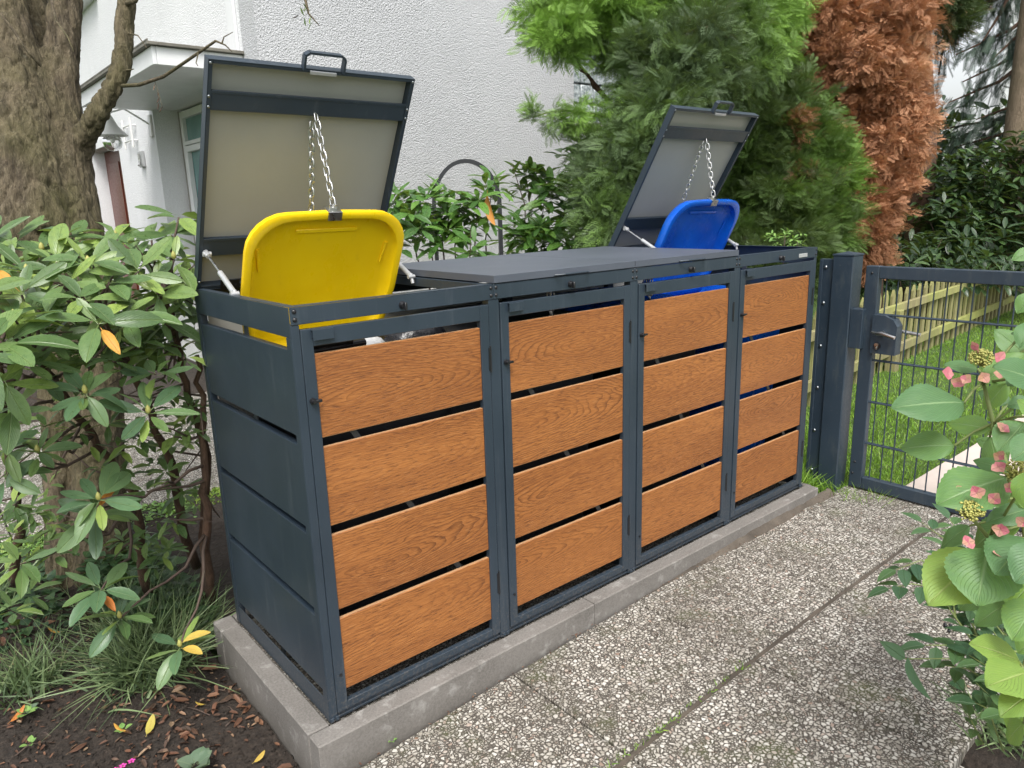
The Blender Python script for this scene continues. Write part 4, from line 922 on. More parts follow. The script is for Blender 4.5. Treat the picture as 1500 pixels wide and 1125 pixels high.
twigs('limb',(5.914,1.431,2.143),[(5.579,1.540,2.243),(5.998,1.099,2.373),(5.714,1.549,2.628),(5.923,1.127,1.839),(6.145,1.255,2.834),(5.587,1.583,1.978),(5.484,1.419,2.036),(5.571,1.424,2.280),(5.508,1.313,1.973)],.016,M['bark2'],dc,wob=.08)
# ---- leaves
def leaf_t(nl=4,w=.36,fold=.10,droop=.25,tipp=1.0,wave=0.0,wpos=.5):
    """leaf template: +Y length 1, width fraction w"""
    V=[];U=[];F=[]
    for i in range(nl+1):
        y=i/nl if wpos<.5 else .5-.5*math.cos(PI*i/nl); s=math.sin(PI*min(1,max(0,y))**(.75 if wpos<.5 else 1.15))**(.8 if wpos<.5 else .62) if 0<y<1 else 0; hw=w/2*s
        if i==0: hw=.012
        if i==nl: hw=.008*tipp
        z=-droop*y*y+wave*math.sin(y*7)
        for k in (-1,0,1):
            V.append((k*hw,y,z+fold*abs(k)*hw*2)); U.append((.5+.5*k*(hw/(w/2)),y))
    for i in range(nl):
        for k in range(2): a=i*3+k; F.append((a,a+1,a+4,a+3))
    return np.array(V),np.array(F),np.array(U)
def leaf_mesh(name,m,**k):
    V,F,U=leaf_t(**k); 
    pet=len(V); V=np.concatenate([V,[(-.010,-.16,.0),(.010,-.16,0),(.010,0.01,.002),(-.010,.01,.002)]]); U=np.concatenate([U,[(.5,0)]*4]); F=np.concatenate([F,[(pet,pet+1,pet+2,pet+3)]])
    return np_mesh(name,V,F,m,uv=U,smooth=True)
RL=[dict(nl=7,w=.37,fold=.10,droop=.10),dict(nl=7,w=.41,fold=.16,droop=.32),dict(nl=6,w=.34,fold=.06,droop=.02,wave=.012),dict(nl=7,w=.43,fold=.2,droop=.22)]
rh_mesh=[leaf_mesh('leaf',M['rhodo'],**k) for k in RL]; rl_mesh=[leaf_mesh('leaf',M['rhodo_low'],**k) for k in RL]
ylf=leaf_mesh('leaf',M['yleaf'],**RL[1]); olf=leaf_mesh('leaf',M['oleaf'],nl=6,w=.34,fold=.3,droop=.3); blf=leaf_mesh('leaf',M['bleaf'],nl=5,w=.34,fold=.35,droop=-.25,wave=.03)
LT=[leaf_t(nl=4,w=.36,fold=.12,droop=.15),leaf_t(nl=4,w=.40,fold=.2,droop=.3),leaf_t(nl=4,w=.32,fold=.08,droop=.05)]
class Shrub:
    def __init__(s,t,m_rest,cap=290): s.t=t; s.L=[]; s.cap=cap; s.m=m_rest
    def whorl(s,c,ax,n,L,r,elev=.25,kind=0,special=()):
        c=Vector(c); ax=Vector(ax).normalized(); e1=ax.orthogonal().normalized(); e2=ax.cross(e1); a0=r.uniform(0,6)
        for k in range(n):
            a=a0+2*PI*k/n+r.uniform(-.25,.25); el=elev+r.uniform(-.35,.3)
            rad=(e1*math.cos(a)+e2*math.sin(a)); d=(rad*math.cos(el)+ax*math.sin(el)).normalized()
            x=d.cross(ax if abs(d.dot(ax))<.95 else e1); l=L*r.uniform(.72,1.15)
            sp=special[k] if k<len(special) else None
            s.L.append((c+d*l*.17+ax*r.uniform(-.012,.012),x,d,l,kind if sp is None else sp,r.uniform(-.4,.4)))
    def finish(s,near,meshes,specials={}):
        nr=Vector(near); s.L.sort(key=lambda q:-(q[3]/max(.3,(q[0]-nr).length)) - (5 if q[4] in specials else 0))
        for i,(p,x,d,l,kd,roll) in enumerate(s.L[:s.cap]):
            me=specials[kd] if kd in specials else meshes[kd][random.randrange(len(meshes[kd]))]
            if kd=='o': l*=.68
            inst('leaf',me,frame_mat(p,x,d,l)@Matrix.Rotation(roll,4,'Y'),s.t)
        rest=s.L[s.cap:]
        if rest:
            out=[]
            for k in range(3):
                R_=rest[k::3]
                if not R_: continue
                tv,tf,tu=LT[k]; out.append(scatter(tv,tf,np.array([q[0] for q in R_]),np.array([q[2] for q in R_]),np.array([q[3] for q in R_]),rs.uniform(0,.98,len(R_)),None,np.array([q[5] for q in R_]),tu))
            o=veg('foliage',out,s.m,s.t,True); o['kind']='stuff'
CAMP=(-.706,-1.675,1.367)
R0=random.Random(5)
# ---- foreground rhododendron
rb=(-.10,1.25,GZ)
rh=thing('rhododendron_shrub','large rhododendron with whorls of leathery leaves left of the shelter','shrub',rb)
S=Shrub(rh,M['rhodo'])
WH=[ # centre, n, leaf length, upness, kind
((-0.521,0.554,1.074),7,.115,.3,0),((-0.485,0.605,1.121),7,.105,.5,0),((-0.526,0.631,0.881),6,.10,-.2,0),((-0.536,0.598,0.963),6,.11,0,0),((-0.411,0.844,1.223),7,.10,.6,0),((-0.351,0.945,1.279),7,.10,.8,0),((-0.404,1.067,1.312),7,.10,.8,0),((-0.267,0.952,1.311),7,.10,.8,0),((-0.272,0.734,1.241),7,.10,.4,0),
((-0.321,0.613,1.153),6,.105,.3,0),((-0.342,0.712,1.201),6,.10,.5,0),((-0.151,0.921,1.306),7,.095,.8,0),((-0.153,0.693,1.214),7,.10,.4,0),((-0.037,0.739,1.240),7,.095,.6,0),((0.001,0.863,1.310),7,.10,.9,0),((-0.052,0.903,1.297),7,.095,.9,0),((0.028,0.859,1.366),5,.095,1.4,0),((-0.228,0.585,1.097),6,.10,.1,0),
((-0.310,0.518,1.095),6,.105,.2,0),((-0.393,0.768,1.031),6,.095,.3,0),((-0.410,0.744,1.123),7,.10,.4,0),((-0.447,0.724,1.172),7,.105,.5,0),((-0.109,0.702,1.145),7,.095,.3,0),((-0.087,0.788,1.051),6,.09,.2,0),((0.007,0.800,1.127),5,.085,.3,0),((-0.236,0.687,1.188),7,.10,.5,0),((-0.334,0.854,1.247),7,.10,.6,0),((-0.456,0.881,1.225),7,.10,.6,0),
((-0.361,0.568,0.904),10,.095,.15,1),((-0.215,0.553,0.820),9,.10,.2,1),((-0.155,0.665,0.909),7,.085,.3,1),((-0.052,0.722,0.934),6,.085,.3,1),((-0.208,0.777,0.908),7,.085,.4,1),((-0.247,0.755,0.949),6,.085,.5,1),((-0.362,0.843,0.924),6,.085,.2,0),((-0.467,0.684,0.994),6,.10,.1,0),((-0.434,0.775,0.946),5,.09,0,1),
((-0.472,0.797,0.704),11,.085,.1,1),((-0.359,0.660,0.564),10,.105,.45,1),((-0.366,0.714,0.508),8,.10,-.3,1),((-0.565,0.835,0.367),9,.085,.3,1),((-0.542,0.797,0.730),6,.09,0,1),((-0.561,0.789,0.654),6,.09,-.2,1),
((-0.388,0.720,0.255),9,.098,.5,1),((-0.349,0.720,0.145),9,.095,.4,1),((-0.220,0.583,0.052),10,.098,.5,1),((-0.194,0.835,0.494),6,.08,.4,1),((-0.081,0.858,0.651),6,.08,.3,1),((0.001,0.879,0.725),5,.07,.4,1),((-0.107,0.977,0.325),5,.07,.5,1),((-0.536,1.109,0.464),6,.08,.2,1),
((-0.151,0.819,0.980),5,.085,.5,0),((0.050,0.925,0.997),5,.08,.6,0),((-0.543,0.675,1.189),7,.11,.4,0),((-0.578,0.527,1.051),7,.11,.2,0),((-0.611,0.754,0.835),7,.10,.1,0),((-0.477,1.056,1.300),7,.10,.7,0),((0.044,0.859,1.198),5,.085,.5,0)]
spec={8:(2,),0:()}
for i,(c,n,L,up,kd) in enumerate(WH):
    v=Vector(c)-Vector(CAMP); vd=v.normalized(); L*=1.12 if kd==0 else 1.05
    ax=Vector((0,0,1))*(.75+up*.6)-vd*(.75-.3*up)+Vector((R0.uniform(-.35,.35),R0.uniform(-.35,.35),0))
    S.whorl(c,ax,n,L,R0,.10 if kd else .22,kd,{18:('o',),28:(),45:('y','y'),43:('o',),39:('o',),47:(),21:('o',)}.get(i,()))
def fill(n,u0,u1,v0,v1,boxes=None): pass
for k in range(110):       # inner whorls of the upper mass, further back
    c=Vector((-0.404,1.147,1.143)).lerp(Vector((0.049,1.026,1.107)),R0.random())+Vector((R0.uniform(-.1,.1),R0.uniform(-.25,.3),R0.uniform(-.22,.16)))
    S.whorl(c,(R0.uniform(-.4,.2),R0.uniform(-.9,.1),1),R0.randint(5,8),R0.uniform(.08,.1),R0,.15,0)
for c0,n0 in (((-0.178,0.939,0.655),5),((-0.247,0.907,0.584),4),((-0.055,0.978,0.465),5),((-0.375,0.931,0.747),4),((-0.450,1.037,0.460),4),((-0.129,0.966,0.231),5),((-0.223,0.924,0.277),4),((-0.424,0.920,0.371),3),((0.006,1.026,0.355),4),((-0.541,0.965,0.417),4),((-0.026,0.902,0.726),5),((-0.074,0.886,0.972),6),((0.003,0.974,0.606),4)):
    for k in range(n0):
        c=Vector(c0)+Vector((R0.uniform(-.07,.05),R0.uniform(-.07,.14),R0.uniform(-.08,.08)))
        S.whorl(c,(R0.uniform(-.5,.2),R0.uniform(-.9,.1),1),R0.randint(5,7),R0.uniform(.055,.075),R0,.15,1)
for k in range(14):       # lower left, sparse
    c=Vector((-0.507,1.056,0.794)).lerp(Vector((-0.562,1.271,0.058)),R0.random())+Vector((R0.uniform(-.22,.05),R0.uniform(-.1,.3),R0.uniform(-.1,.1)))
    S.whorl(c,(R0.uniform(-.4,.2),R0.uniform(-.9,.1),1),6,.085,R0,.15,1)
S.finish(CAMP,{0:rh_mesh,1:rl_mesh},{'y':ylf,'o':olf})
# woody stems
hubs=[(Vector((0.001,1.091,-0.090)),[Vector((0.071,1.064,0.435)),Vector((-0.000,0.909,0.817)),Vector((-0.056,0.846,1.108))]),
      (Vector((0.006,1.187,0.017)),[Vector((-0.068,0.989,0.466)),Vector((-0.157,0.914,0.844)),Vector((-0.246,0.798,1.090))]),
      (Vector((-0.186,1.139,-0.007)),[Vector((-0.179,1.067,0.423)),Vector((-0.318,1.008,0.718)),Vector((-0.437,0.793,0.994))]),
      (Vector((0.009,1.025,-0.065)),[Vector((-0.010,0.895,0.321)),Vector((0.008,0.845,0.634)),Vector((0.039,0.905,0.906))]),
      (Vector((-0.557,1.637,-0.040)),[Vector((-0.504,1.433,0.301)),Vector((-0.514,1.160,0.682)),Vector((-0.512,0.856,0.997))])]
nodes=[]
for base,pts in hubs:
    full=[base]+pts; dense=[]
    for a,b_ in zip(full,full[1:]):
        for k in range(6): dense.append(a.lerp(b_,k/6)+Vector((R0.uniform(-1,1),R0.uniform(-1,1),0))*.012)
    dense.append(full[-1]); n=len(dense); q=MB(); q.tube(dense,[.019*(1-.62*k/n) for k in range(n)],9); q.build('stem',M['bark2'],rh,True)
    nodes+=dense[5:]
q=MB()
for (c,n,L,up,kd) in WH:
    c=Vector(c); nd=min(nodes,key=lambda p:(p-c).length+ (.3 if p.z>c.z else 0)); Ld=(c-nd).length
    pts=[nd.lerp(c,k/6)+Vector((R0.uniform(-1,1),R0.uniform(-1,1),R0.uniform(-1,1)-1.2*math.sin(PI*k/6)))*.05*Ld*math.sin(PI*k/6) for k in range(7)]
    q.tube(pts,[.0065-.0006*k for k in range(7)],6)
    if R0.random()<.6:
        e=nd+(c-nd)*.6+Vector((R0.uniform(-.12,.12),R0.uniform(-.12,.12),R0.uniform(-.12,.08))); q.tube([pts[2],pts[2].lerp(e,.5)+Vector((0,0,.01)),e],[.004,.003,.0015],5)
for k in range(26):
    a=R0.choice(nodes); e=a+Vector((R0.uniform(-.3,.05),R0.uniform(-.2,.2),R0.uniform(-.2,.2))); e.x=min(e.x,-.05) if e.y<.75 else e.x; m=a.lerp(e,.5)+Vector((R0.uniform(-.03,.03),0,R0.uniform(-.04,.04))); q.tube([a,m,e],[.005,.0035,.0015],5)
o=q.build('twig',M['twig'],rh,True)
budm=MB().lathe([(.0,0),(.006,.004),(.008,.012),(.005,.022),(0,.028)],8).mesh('bud',M['bud'],True)
for i in (1,5,8,13,28,29,37,38,44,45,4,11): inst('bud',budm,Matrix.Translation(Vector(WH[i][0])),rh)
# ---- foreground tree
import bmesh
tr=thing('garden_tree','thick mossy tree trunk forking into several limbs behind the rhododendron','tree',(-.33,1.80,GZ))
def pxr(r): return r/334.0
src=MB()
def limb(pts,rad,n=14):
    P2=[];Rr=[]
    for i in range(len(pts)-1):
        for k in range(5):
            t_=k/5; P2.append(Vector(pts[i]).lerp(Vector(pts[i+1]),t_)); Rr.append(pxr(rad[i]*(1-t_)+rad[i+1]*t_))
    P2.append(Vector(pts[-1])); Rr.append(pxr(rad[-1]))
    P3=[P2[0]]+[(P2[i-1]+P2[i]*2+P2[i+1])/4 for i in range(1,len(P2)-1)]+[P2[-1]]
    src.tube(P3,Rr,n)
limb([(-0.265,1.710,-0.313),(-0.213,1.758,-0.023),(-0.160,1.824,0.326),(-0.107,1.915,0.670),(-0.099,1.993,1.025),(-0.093,2.080,1.317),(-0.069,2.143,1.579),(-0.026,2.199,1.870),(0.039,2.227,2.131),(0.120,2.269,2.478),(0.204,2.327,2.884)],[44,37,35,37,44,50,45,31,24,20,18])
limb([(-0.392,1.776,-0.225),(-0.354,1.835,0.061),(-0.298,1.896,0.405),(-0.250,1.964,0.748),(-0.220,2.039,1.064),(-0.197,2.061,1.322),(-0.184,2.104,1.576),(-0.167,2.178,1.859),(-0.157,2.250,2.113),(-0.140,2.344,2.453),(-0.123,2.454,2.849)],[22,17,17,22,40,54,50,41,33,26,23])
limb([(-0.143,2.187,1.524),(-0.091,2.295,1.792),(-0.052,2.417,2.068),(-0.003,2.533,2.353),(0.086,2.676,2.831)],[45,32,27,24,20])
limb([(-0.052,2.110,1.520),(0.007,2.070,1.676),(0.067,1.964,1.793),(0.129,1.943,1.890),(0.180,1.928,1.976),(0.208,1.934,2.071),(0.228,1.949,2.169),(0.256,1.956,2.267),(0.307,1.967,2.435),(0.377,1.997,2.716)],[26,19,16,14.5,14,13,13,13,12,10],12)
for s_,e_,r1,r2 in (((-0.255,1.719,-0.255),(-0.171,1.508,-0.279),30,10),((-0.318,1.646,-0.231),(-0.333,1.452,-0.248),26,8)): limb([s_,e_],[r1,r2],10)
for p_,rr in (((-0.226,2.034,1.667),20),((-0.209,1.906,1.351),10)): 
    c=Vector(p_); bm=bmesh.new(); bmesh.ops.create_icosphere(bm,subdivisions=2,radius=pxr(rr)); src.add([v.co+c for v in bm.verts],[[v.index for v in f.verts] for f in bm.faces]); bm.free()
tmp=src.build('trunk',M['bark'],None,True)
md=tmp.modifiers.new('r','REMESH'); md.mode='VOXEL'; md.voxel_size=.0085; md.use_smooth_shade=True
m2=tmp.modifiers.new('s','SMOOTH'); m2.factor=.6; m2.iterations=5
dg=bpy.context.evaluated_depsgraph_get(); me=bpy.data.meshes.new_from_object(tmp.evaluated_get(dg)); bpy.data.objects.remove(tmp)
n=len(me.vertices); co=np.empty(n*3,np.float32); me.vertices.foreach_get('co',co); co=co.reshape(-1,3); nr=np.empty(n*3,np.float32); me.vertices.foreach_get('normal',nr); nr=nr.reshape(-1,3)
dsp=np.array([.012*noise.noise((x*8,y*8,z*1.8))-.009*max(0,1-abs(noise.noise((x*22,y*22,z*2.2)))*7)-.006*max(0,1-abs(noise.noise((x*48,y*48,z*7+5)))*5)+.006*noise.noise((x*60,y*60,z*16)) for x,y,z in co.tolist()],np.float32)
me.vertices.foreach_set('co',(co+nr*dsp[:,None]).ravel()); me.materials.clear(); me.materials.append(M['bark']); me.polygons.foreach_set('use_smooth',np.ones(len(me.polygons),bool)); me.update()
attach(link(bpy.data.objects.new('trunk',me)),tr)
def branch(name,pts,r0,r1,par=tr,m='bark',n=7):
    q=MB(); d=[]; pts=[Vector(p) for p in pts]
    for a,b_ in zip(pts,pts[1:]):
        for k in range(3): d.append(a.lerp(b_,k/3))
    d.append(pts[-1]); q.tube(d,[r0+(r1-r0)*k/(len(d)-1) for k in range(len(d))],n); return q.build(name,M[m],par,True)
branch('branch',[(0.169,1.917,1.914),(0.203,1.750,1.899),(0.251,1.580,1.910),(0.287,1.426,1.940),(0.310,1.280,1.962),(0.335,1.199,1.983)],.0085,.0045)
branch('twig',[(0.335,1.199,1.983),(0.359,1.174,1.967),(0.373,1.154,1.943)],.004,.0015); branch('twig',[(0.350,1.183,1.972),(0.360,1.182,1.996),(0.388,1.164,2.012)],.003,.0012); branch('twig',[(0.297,1.288,1.952),(0.285,1.287,1.918),(0.288,1.280,1.906)],.0025,.0012)
branch('twig',[(0.221,1.943,2.133),(0.248,1.846,2.108),(0.251,1.756,2.045)],.004,.0012); branch('twig',[(0.189,1.920,1.975),(0.210,1.834,1.972)],.006,.002)
branch('twig',[(-0.014,2.041,2.248),(-0.026,1.953,2.152),(-0.012,1.849,2.071),(-0.005,1.826,2.016)],.006,.002); branch('twig',[(-0.193,2.103,2.186),(-0.163,2.056,2.117),(-0.133,2.003,2.027),(-0.094,2.024,1.985)],.006,.004)
branch('twig',[(0.242,1.962,2.251),(0.248,1.818,2.232),(0.266,1.811,2.259)],.012,.006); branch('branch',[(0.293,1.978,2.436),(0.444,1.465,2.476),(0.510,0.925,2.213),(0.510,0.814,2.072),(0.510,0.796,2.016),(0.531,0.766,1.975)],.012,.0012)
q=[]
tw=[(0.502,0.814,2.050),(0.507,0.803,2.027),(0.493,0.818,2.039),(0.514,0.790,2.007),(0.497,0.803,2.003),(0.516,0.783,1.989),(0.515,0.801,2.043),(0.485,0.816,2.012)]
for p_ in tw:
    d=Vector((R0.uniform(-1,1),R0.uniform(-.4,.4),R0.uniform(-.9,.1))).normalized(); inst('leaf',blf if R0.random()<.4 else rh_mesh[0],frame_mat(p_,Vector((0,1,0)),d,.030),tr)
for p_ in ((0.236,1.655,1.894),(0.241,1.641,1.867),(0.241,1.633,1.840),(0.242,1.620,1.802),(0.235,1.632,1.818)):
    inst('leaf',blf,frame_mat(p_,Vector((0,1,0)),Vector((R0.uniform(-.4,.4),.1,-1)),.028),tr)
branch('twig',[(0.236,1.659,1.910),(0.239,1.643,1.867),(0.242,1.619,1.797)],.0015,.0008)
# ---- shrubs behind the shelter
def leafy_shrub(name,label,base,blobs,m,L,n,stems,par_m='twig',seed=1,w=.34,cat='shrub',up=.3,cap=0,meshes=None,group=None,top=None):
    t=thing(name,label,cat,(base[0],base[1],GZ),group); r=random.Random(seed); s_=Shrub(t,m,cap)
    for c,rad,k in blobs:
        for i in range(k):
            d=Vector((r.gauss(0,1),r.gauss(0,1),r.gauss(0,1))).normalized(); p=Vector(c)+Vector((d.x*rad[0],d.y*rad[1],d.z*rad[2]))*r.uniform(.3,1)**.5
            s_.whorl(p,(d.x*.6,d.y*.6-.2,up+.6+d.z*.4),r.randint(*n),L*r.uniform(.8,1.2),r,.35,0)
    s_.finish(CAMP,{0:meshes or rh_mesh})
    if stems: twigs('stem',(base[0],base[1],GZ),stems,.012,M[par_m],t,seed=seed,wob=.04)
    return t
br_=(1.521,1.553,0.928)
leafy_shrub('rhododendron_shrub','open rhododendron with upright shoots behind the yellow bin, in front of the white wall',br_,
 [((1.327,1.594,1.393),(.10,.12,.12),9),((1.511,1.562,1.354),(.12,.12,.12),10),((1.600,1.476,1.316),(.13,.12,.14),12),((1.694,1.419,1.381),(.10,.12,.10),8),((1.432,1.585,1.218),(.16,.12,.10),10),((1.531,1.363,1.199),(.14,.12,.10),9),((1.266,1.464,1.244),(.10,.1,.14),8),((1.755,1.395,1.466),(.06,.05,.05),3)],
 M['laurel'],.115,(5,7),[(1.353,1.571,1.392),(1.537,1.562,1.422),(1.618,1.493,1.419),(1.686,1.436,1.416),(1.747,1.396,1.449),(1.464,1.591,1.321),(1.573,1.354,1.282)],seed=21,cap=250,meshes=[leaf_mesh('leaf',M['laurel'],nl=5,w=.30,fold=.16,droop=.2),leaf_mesh('leaf',M['laurel'],nl=5,w=.33,fold=.1,droop=.35)])
o=inst('leaf',olf,frame_mat((1.663,1.325,1.427),(1,0,0),(.05,0,-1),.15),None); tag(o,'rolled brown dead leaf hanging at the tip of the shoot beside the hoop','leaf')
lb=(2.625,1.946,0.839)
llf=[leaf_mesh('leaf',M['laurel'],nl=5,w=.36,fold=.12,droop=.15),leaf_mesh('leaf',M['laurel'],nl=5,w=.38,fold=.05,droop=.3)]
leafy_shrub('cherry_laurel','glossy mid green cherry laurel against the white wall, left of the thuja',lb,
 [((2.702,2.079,1.463),(.16,.2,.14),14),((2.853,1.972,1.524),(.18,.2,.18),18),((2.627,1.937,1.242),(.24,.2,.16),26),((2.822,1.815,1.366),(.18,.2,.22),22),((2.501,2.002,1.115),(.2,.2,.14),18),((2.677,1.735,1.154),(.24,.2,.14),22),((2.997,1.907,1.698),(.08,.1,.12),8),((2.638,2.175,1.600),(.08,.08,.06),4),((2.575,1.759,0.965),(.4,.2,.1),18)],
 M['laurel'],.125,(5,7),[(2.655,2.160,1.599),(2.744,2.057,1.506),(3.005,1.915,1.742),(2.875,1.961,1.546),(2.593,2.226,1.646)],seed=22,cap=240,meshes=llf)
# dark shrubs under the trees on the right, and behind
leafy_shrub('evergreen_shrub','dark glossy evergreen shrub under the tree behind the picket fence, at the right edge',(8.983,1.359,0.454),
 [((8.481,1.662,0.942),(.45,.4,.5),70),((9.149,1.513,1.380),(.5,.4,.5),80),((9.554,1.244,1.597),(.6,.4,.5),80),((8.694,1.301,0.784),(.6,.4,.35),80),((9.296,0.950,0.834),(.7,.4,.5),80),((8.910,1.874,1.472),(.3,.4,.35),40),((9.849,0.873,1.197),(.7,.5,.7),60),((8.288,1.693,0.532),(.6,.4,.2),40),((8.758,1.153,0.482),(.8,.4,.25),50)],
 M['darkleaf'],.15,(6,8),[(8.812,1.845,1.548),(9.232,1.589,1.843),(9.582,1.270,1.751),(8.712,1.562,1.236),(8.575,1.947,1.247)],seed=23)
leafy_shrub('evergreen_shrub','low dark evergreen shrub in the shade between the dead conifer and the fence',(7.336,1.518,0.436),
 [((7.213,1.555,0.655),(.45,.4,.28),50),((6.933,1.912,0.626),(.4,.4,.3),40),((7.683,1.312,0.701),(.35,.4,.3),40),((6.467,2.040,0.656),(.4,.3,.3),40)],M['darkleaf'],.13,(6,8),[(7.249,1.589,0.859),(7.693,1.369,0.908)],seed=24)
leafy_shrub('young_shrub','young light green shrub poking up behind the open bay of the shelter',(3.634,0.728,0.908),[((3.528,0.750,1.124),(.12,.1,.05),10),((3.492,0.639,1.099),(.06,.05,.04),5)],M['seedling'],.045,(5,7),[(3.532,0.754,1.145),(3.489,0.647,1.119)],seed=25)
# hedge far behind closing the garden
r=np.random.RandomState(4)
def hedge(label,x0,y0,x1,y1,h,n,dep,sz,mm,seed,name='hedge'):
    r=np.random.RandomState(seed); t=r.uniform(0,1,n); hh=h*(1+.25*np.sin(t*17+seed)+.12*np.sin(t*41)); 
    P_=np.stack([x0+(x1-x0)*t+r.normal(0,dep*.3,n),y0+(y1-y0)*t+r.normal(0,dep*.5,n),GZ+hh*r.uniform(0,1,n)**.7],1); tv,tf,tu=LT[0]
    o=veg(name,[scatter(tv,tf,P_,norm(r.normal(size=(n,3))+np.array([0,0,.3])),r.uniform(.7,1.4,n)*sz,r.uniform(0,.98,n),None,r.uniform(-1,1,n),tu)],mm); stuff(o,label,'hedge')
hedge('dark mass of garden shrubs far behind the picket fence',9.5,7.0,17,-2.5,2.3,15000,2.0,.24,M['darkleaf'],3)
hedge('green bushes growing along the far side of the house',8.6,4.5,9.6,9,2.6,6000,1.6,.22,M['laurel'],5)
hedge('green garden shrubs beyond the tree at the left edge',-5.5,9,1.2,15,1.9,7000,1.5,.2,M['laurel'],6)
hedge('low green shrubs behind the tree at the far left',-1.9,4.2,-.9,6.2,.9,4000,.9,.10,M['laurel'],8)
# ---- spruce at the top right
spb=(11.091,1.173,1.177)
spt=thing('spruce_tree','spruce with hanging dark needled branches above the shrubs at the top right','conifer',(spb[0],spb[1],GZ))
q=MB(); q.tube([(spb[0],spb[1],GZ),(spb[0],spb[1],9)],[.22,.12],12); q.build('trunk',M['bark2'],spt,True)
def needle_twig():
    v=[(-.012,0,0),(.012,0,0),(.004,1,-.1),(-.004,1,-.1)];f=[(0,1,2,3)];t=[-.1]*4
    for k in range(16):
        y=.05+.9*k/16
        for s in (-1,1):
            i=len(v); v+= [(0,y,-.1*y),(0,y+.035,-.1*y),(s*.14,y+.16,-.1*y-.03),(s*.135,y+.135,-.1*y-.03)]; t+=[0,0,.2,.2]; f.append((i,i+1,i+2,i+3))
    return np.array(v),np.array(f),np.array(t)
NTW=needle_twig(); pos=[];dr=[];sc=[]; bpts=[]
for (a,b_) in (((11.517,1.653,4.249),(9.788,2.324,3.516)),((11.456,1.597,3.908),(9.764,2.188,3.024)),((11.395,1.540,3.567),(9.886,2.121,2.709)),((11.199,1.596,3.231),(9.712,2.190,2.467)),((11.284,1.758,4.393),(9.767,2.419,3.764)),((11.273,1.427,2.885),(10.052,1.976,2.260)),((10.863,1.915,4.203),(10.050,1.999,3.177)),((10.068,2.243,3.999),(9.895,2.412,3.233)),((10.968,1.485,3.963),(9.831,1.824,2.895)),((10.206,2.468,4.229),(10.016,2.459,2.848)),((11.354,1.417,2.642),(10.007,2.388,2.174)),((11.187,1.502,2.475),(10.137,2.209,1.952)),((10.841,2.052,4.155),(10.501,1.928,3.293))):
    a=Vector(a);b_=Vector(b_); bpts.append((a,b_)); L=(b_-a).length
    for k in range(int(L*34)):
        t_=rs.uniform(.15,1); p=a.lerp(b_,t_)+Vector((0,0,-.12*math.sin(PI*t_)))+Vector(rs.normal(size=3)*.05); pos.append(p); d=(b_-a).normalized()*.7+Vector(rs.normal(size=3)*.45)+Vector((0,0,-.55)); dr.append(d); sc.append(rs.uniform(.16,.34))
pos=np.array(pos);dr=np.array(dr); veg('foliage',[scatter(NTW[0],NTW[1],pos,dr,np.array(sc),rs.uniform(0,.8,len(pos)),NTW[2],rs.uniform(-1,1,len(pos)))],M['spruce'],spt)
q=MB()
for a,b_ in bpts: q.tube([a,a.lerp(b_,.5)+Vector((0,0,-.12)),b_],[.035,.022,.008],6)
q.build('branch',M['bark2'],spt,True)
pt=(10.105,1.478,2.093)
tk=thing('bare_trunk','straight pale brown tree trunk at the right edge above the dark shrubs','tree',(pt[0],pt[1],GZ))
q=MB(); q.tube([(pt[0],pt[1],GZ),(pt[0],pt[1],2),(pt[0]+.02,pt[1],5),(pt[0],pt[1],9)],[.24,.19,.17,.14],14); q.build('trunk',M['bark3'],tk,True)
q=MB(); bq=(8.891,2.009,1.002); q.tube([(bq[0],bq[1],GZ),(9.058,2.197,2.041),(9.215,2.420,3.160),(9.412,2.659,4.439)],[.17,.15,.13,.1],12)
tk2=thing('dark_trunk','dark shaded tree trunk rising behind the dead conifer','tree',(bq[0],bq[1],GZ)); q.build('trunk',M['bark2'],tk2,True)
veg('crown',conifer([((9.864,2.558,3.612),(.42,.5,.38),.2),((6.352,2.842,2.470),(.5,.5,.6),.2),((10.295,2.485,4.091),(.7,.5,.4),.2),((5.562,2.951,2.857),(.6,.5,.6),.25),((5.782,2.758,1.977),(.4,.4,.5),.2)],FR,9,.20,0,.6,seed=31,density=.9),M['thuja2'],tk2)
# ---- grass
def blades(n,posf,h,w,m,label,cat,lean=.5,seg=3,tint=(0,.95),seed=1,name='grass',parent=None,curve=.7):
    r=np.random.RandomState(seed); tv=[];tf=[];tt=[]
    for i in range(seg+1):
        y=i/seg; hw=.5*(1-y**1.6)+.02; tv+=[(-hw,y,-curve*y*y*.55),(hw,y,-curve*y*y*.55)]; tt+=[-.12+.15*y]*2
    for i in range(seg): tf.append((2*i,2*i+1,2*i+3,2*i+2))
    p=posf(r,n); d=r.normal(size=(len(p),3))*lean; d[:,2]=1; hs__=r.uniform(.6,1.25,len(p))*h
    sc=np.stack([np.full(len(p),w)*r.uniform(.7,1.3,len(p)),hs__,hs__],1)
    V=scatter(tv,tf,p,d,sc,r.uniform(*tint,len(p)),np.array(tt),r.uniform(-3.1,3.1,len(p)))
    o=veg(name,[V],m,parent); 
    if parent is None: stuff(o,label,cat)
    return o
def lawnpos(r,n):
    x=3.0+r.uniform(0,1,n)**1.7*9; y=np.where(r.uniform(0,1,n)<.8,r.uniform(-.27,1.9,n),r.uniform(-.27,4,n)); 
    y=np.where(x<3.4,np.minimum(y,1.5),y); return np.stack([x,y,np.full(n,-.09)],1)
def w_by_x(o): return o
blades(70000,lawnpos,.038,.005,M['grass'],'bright green lawn grass behind the gate','grass',.45,3,seed=3)
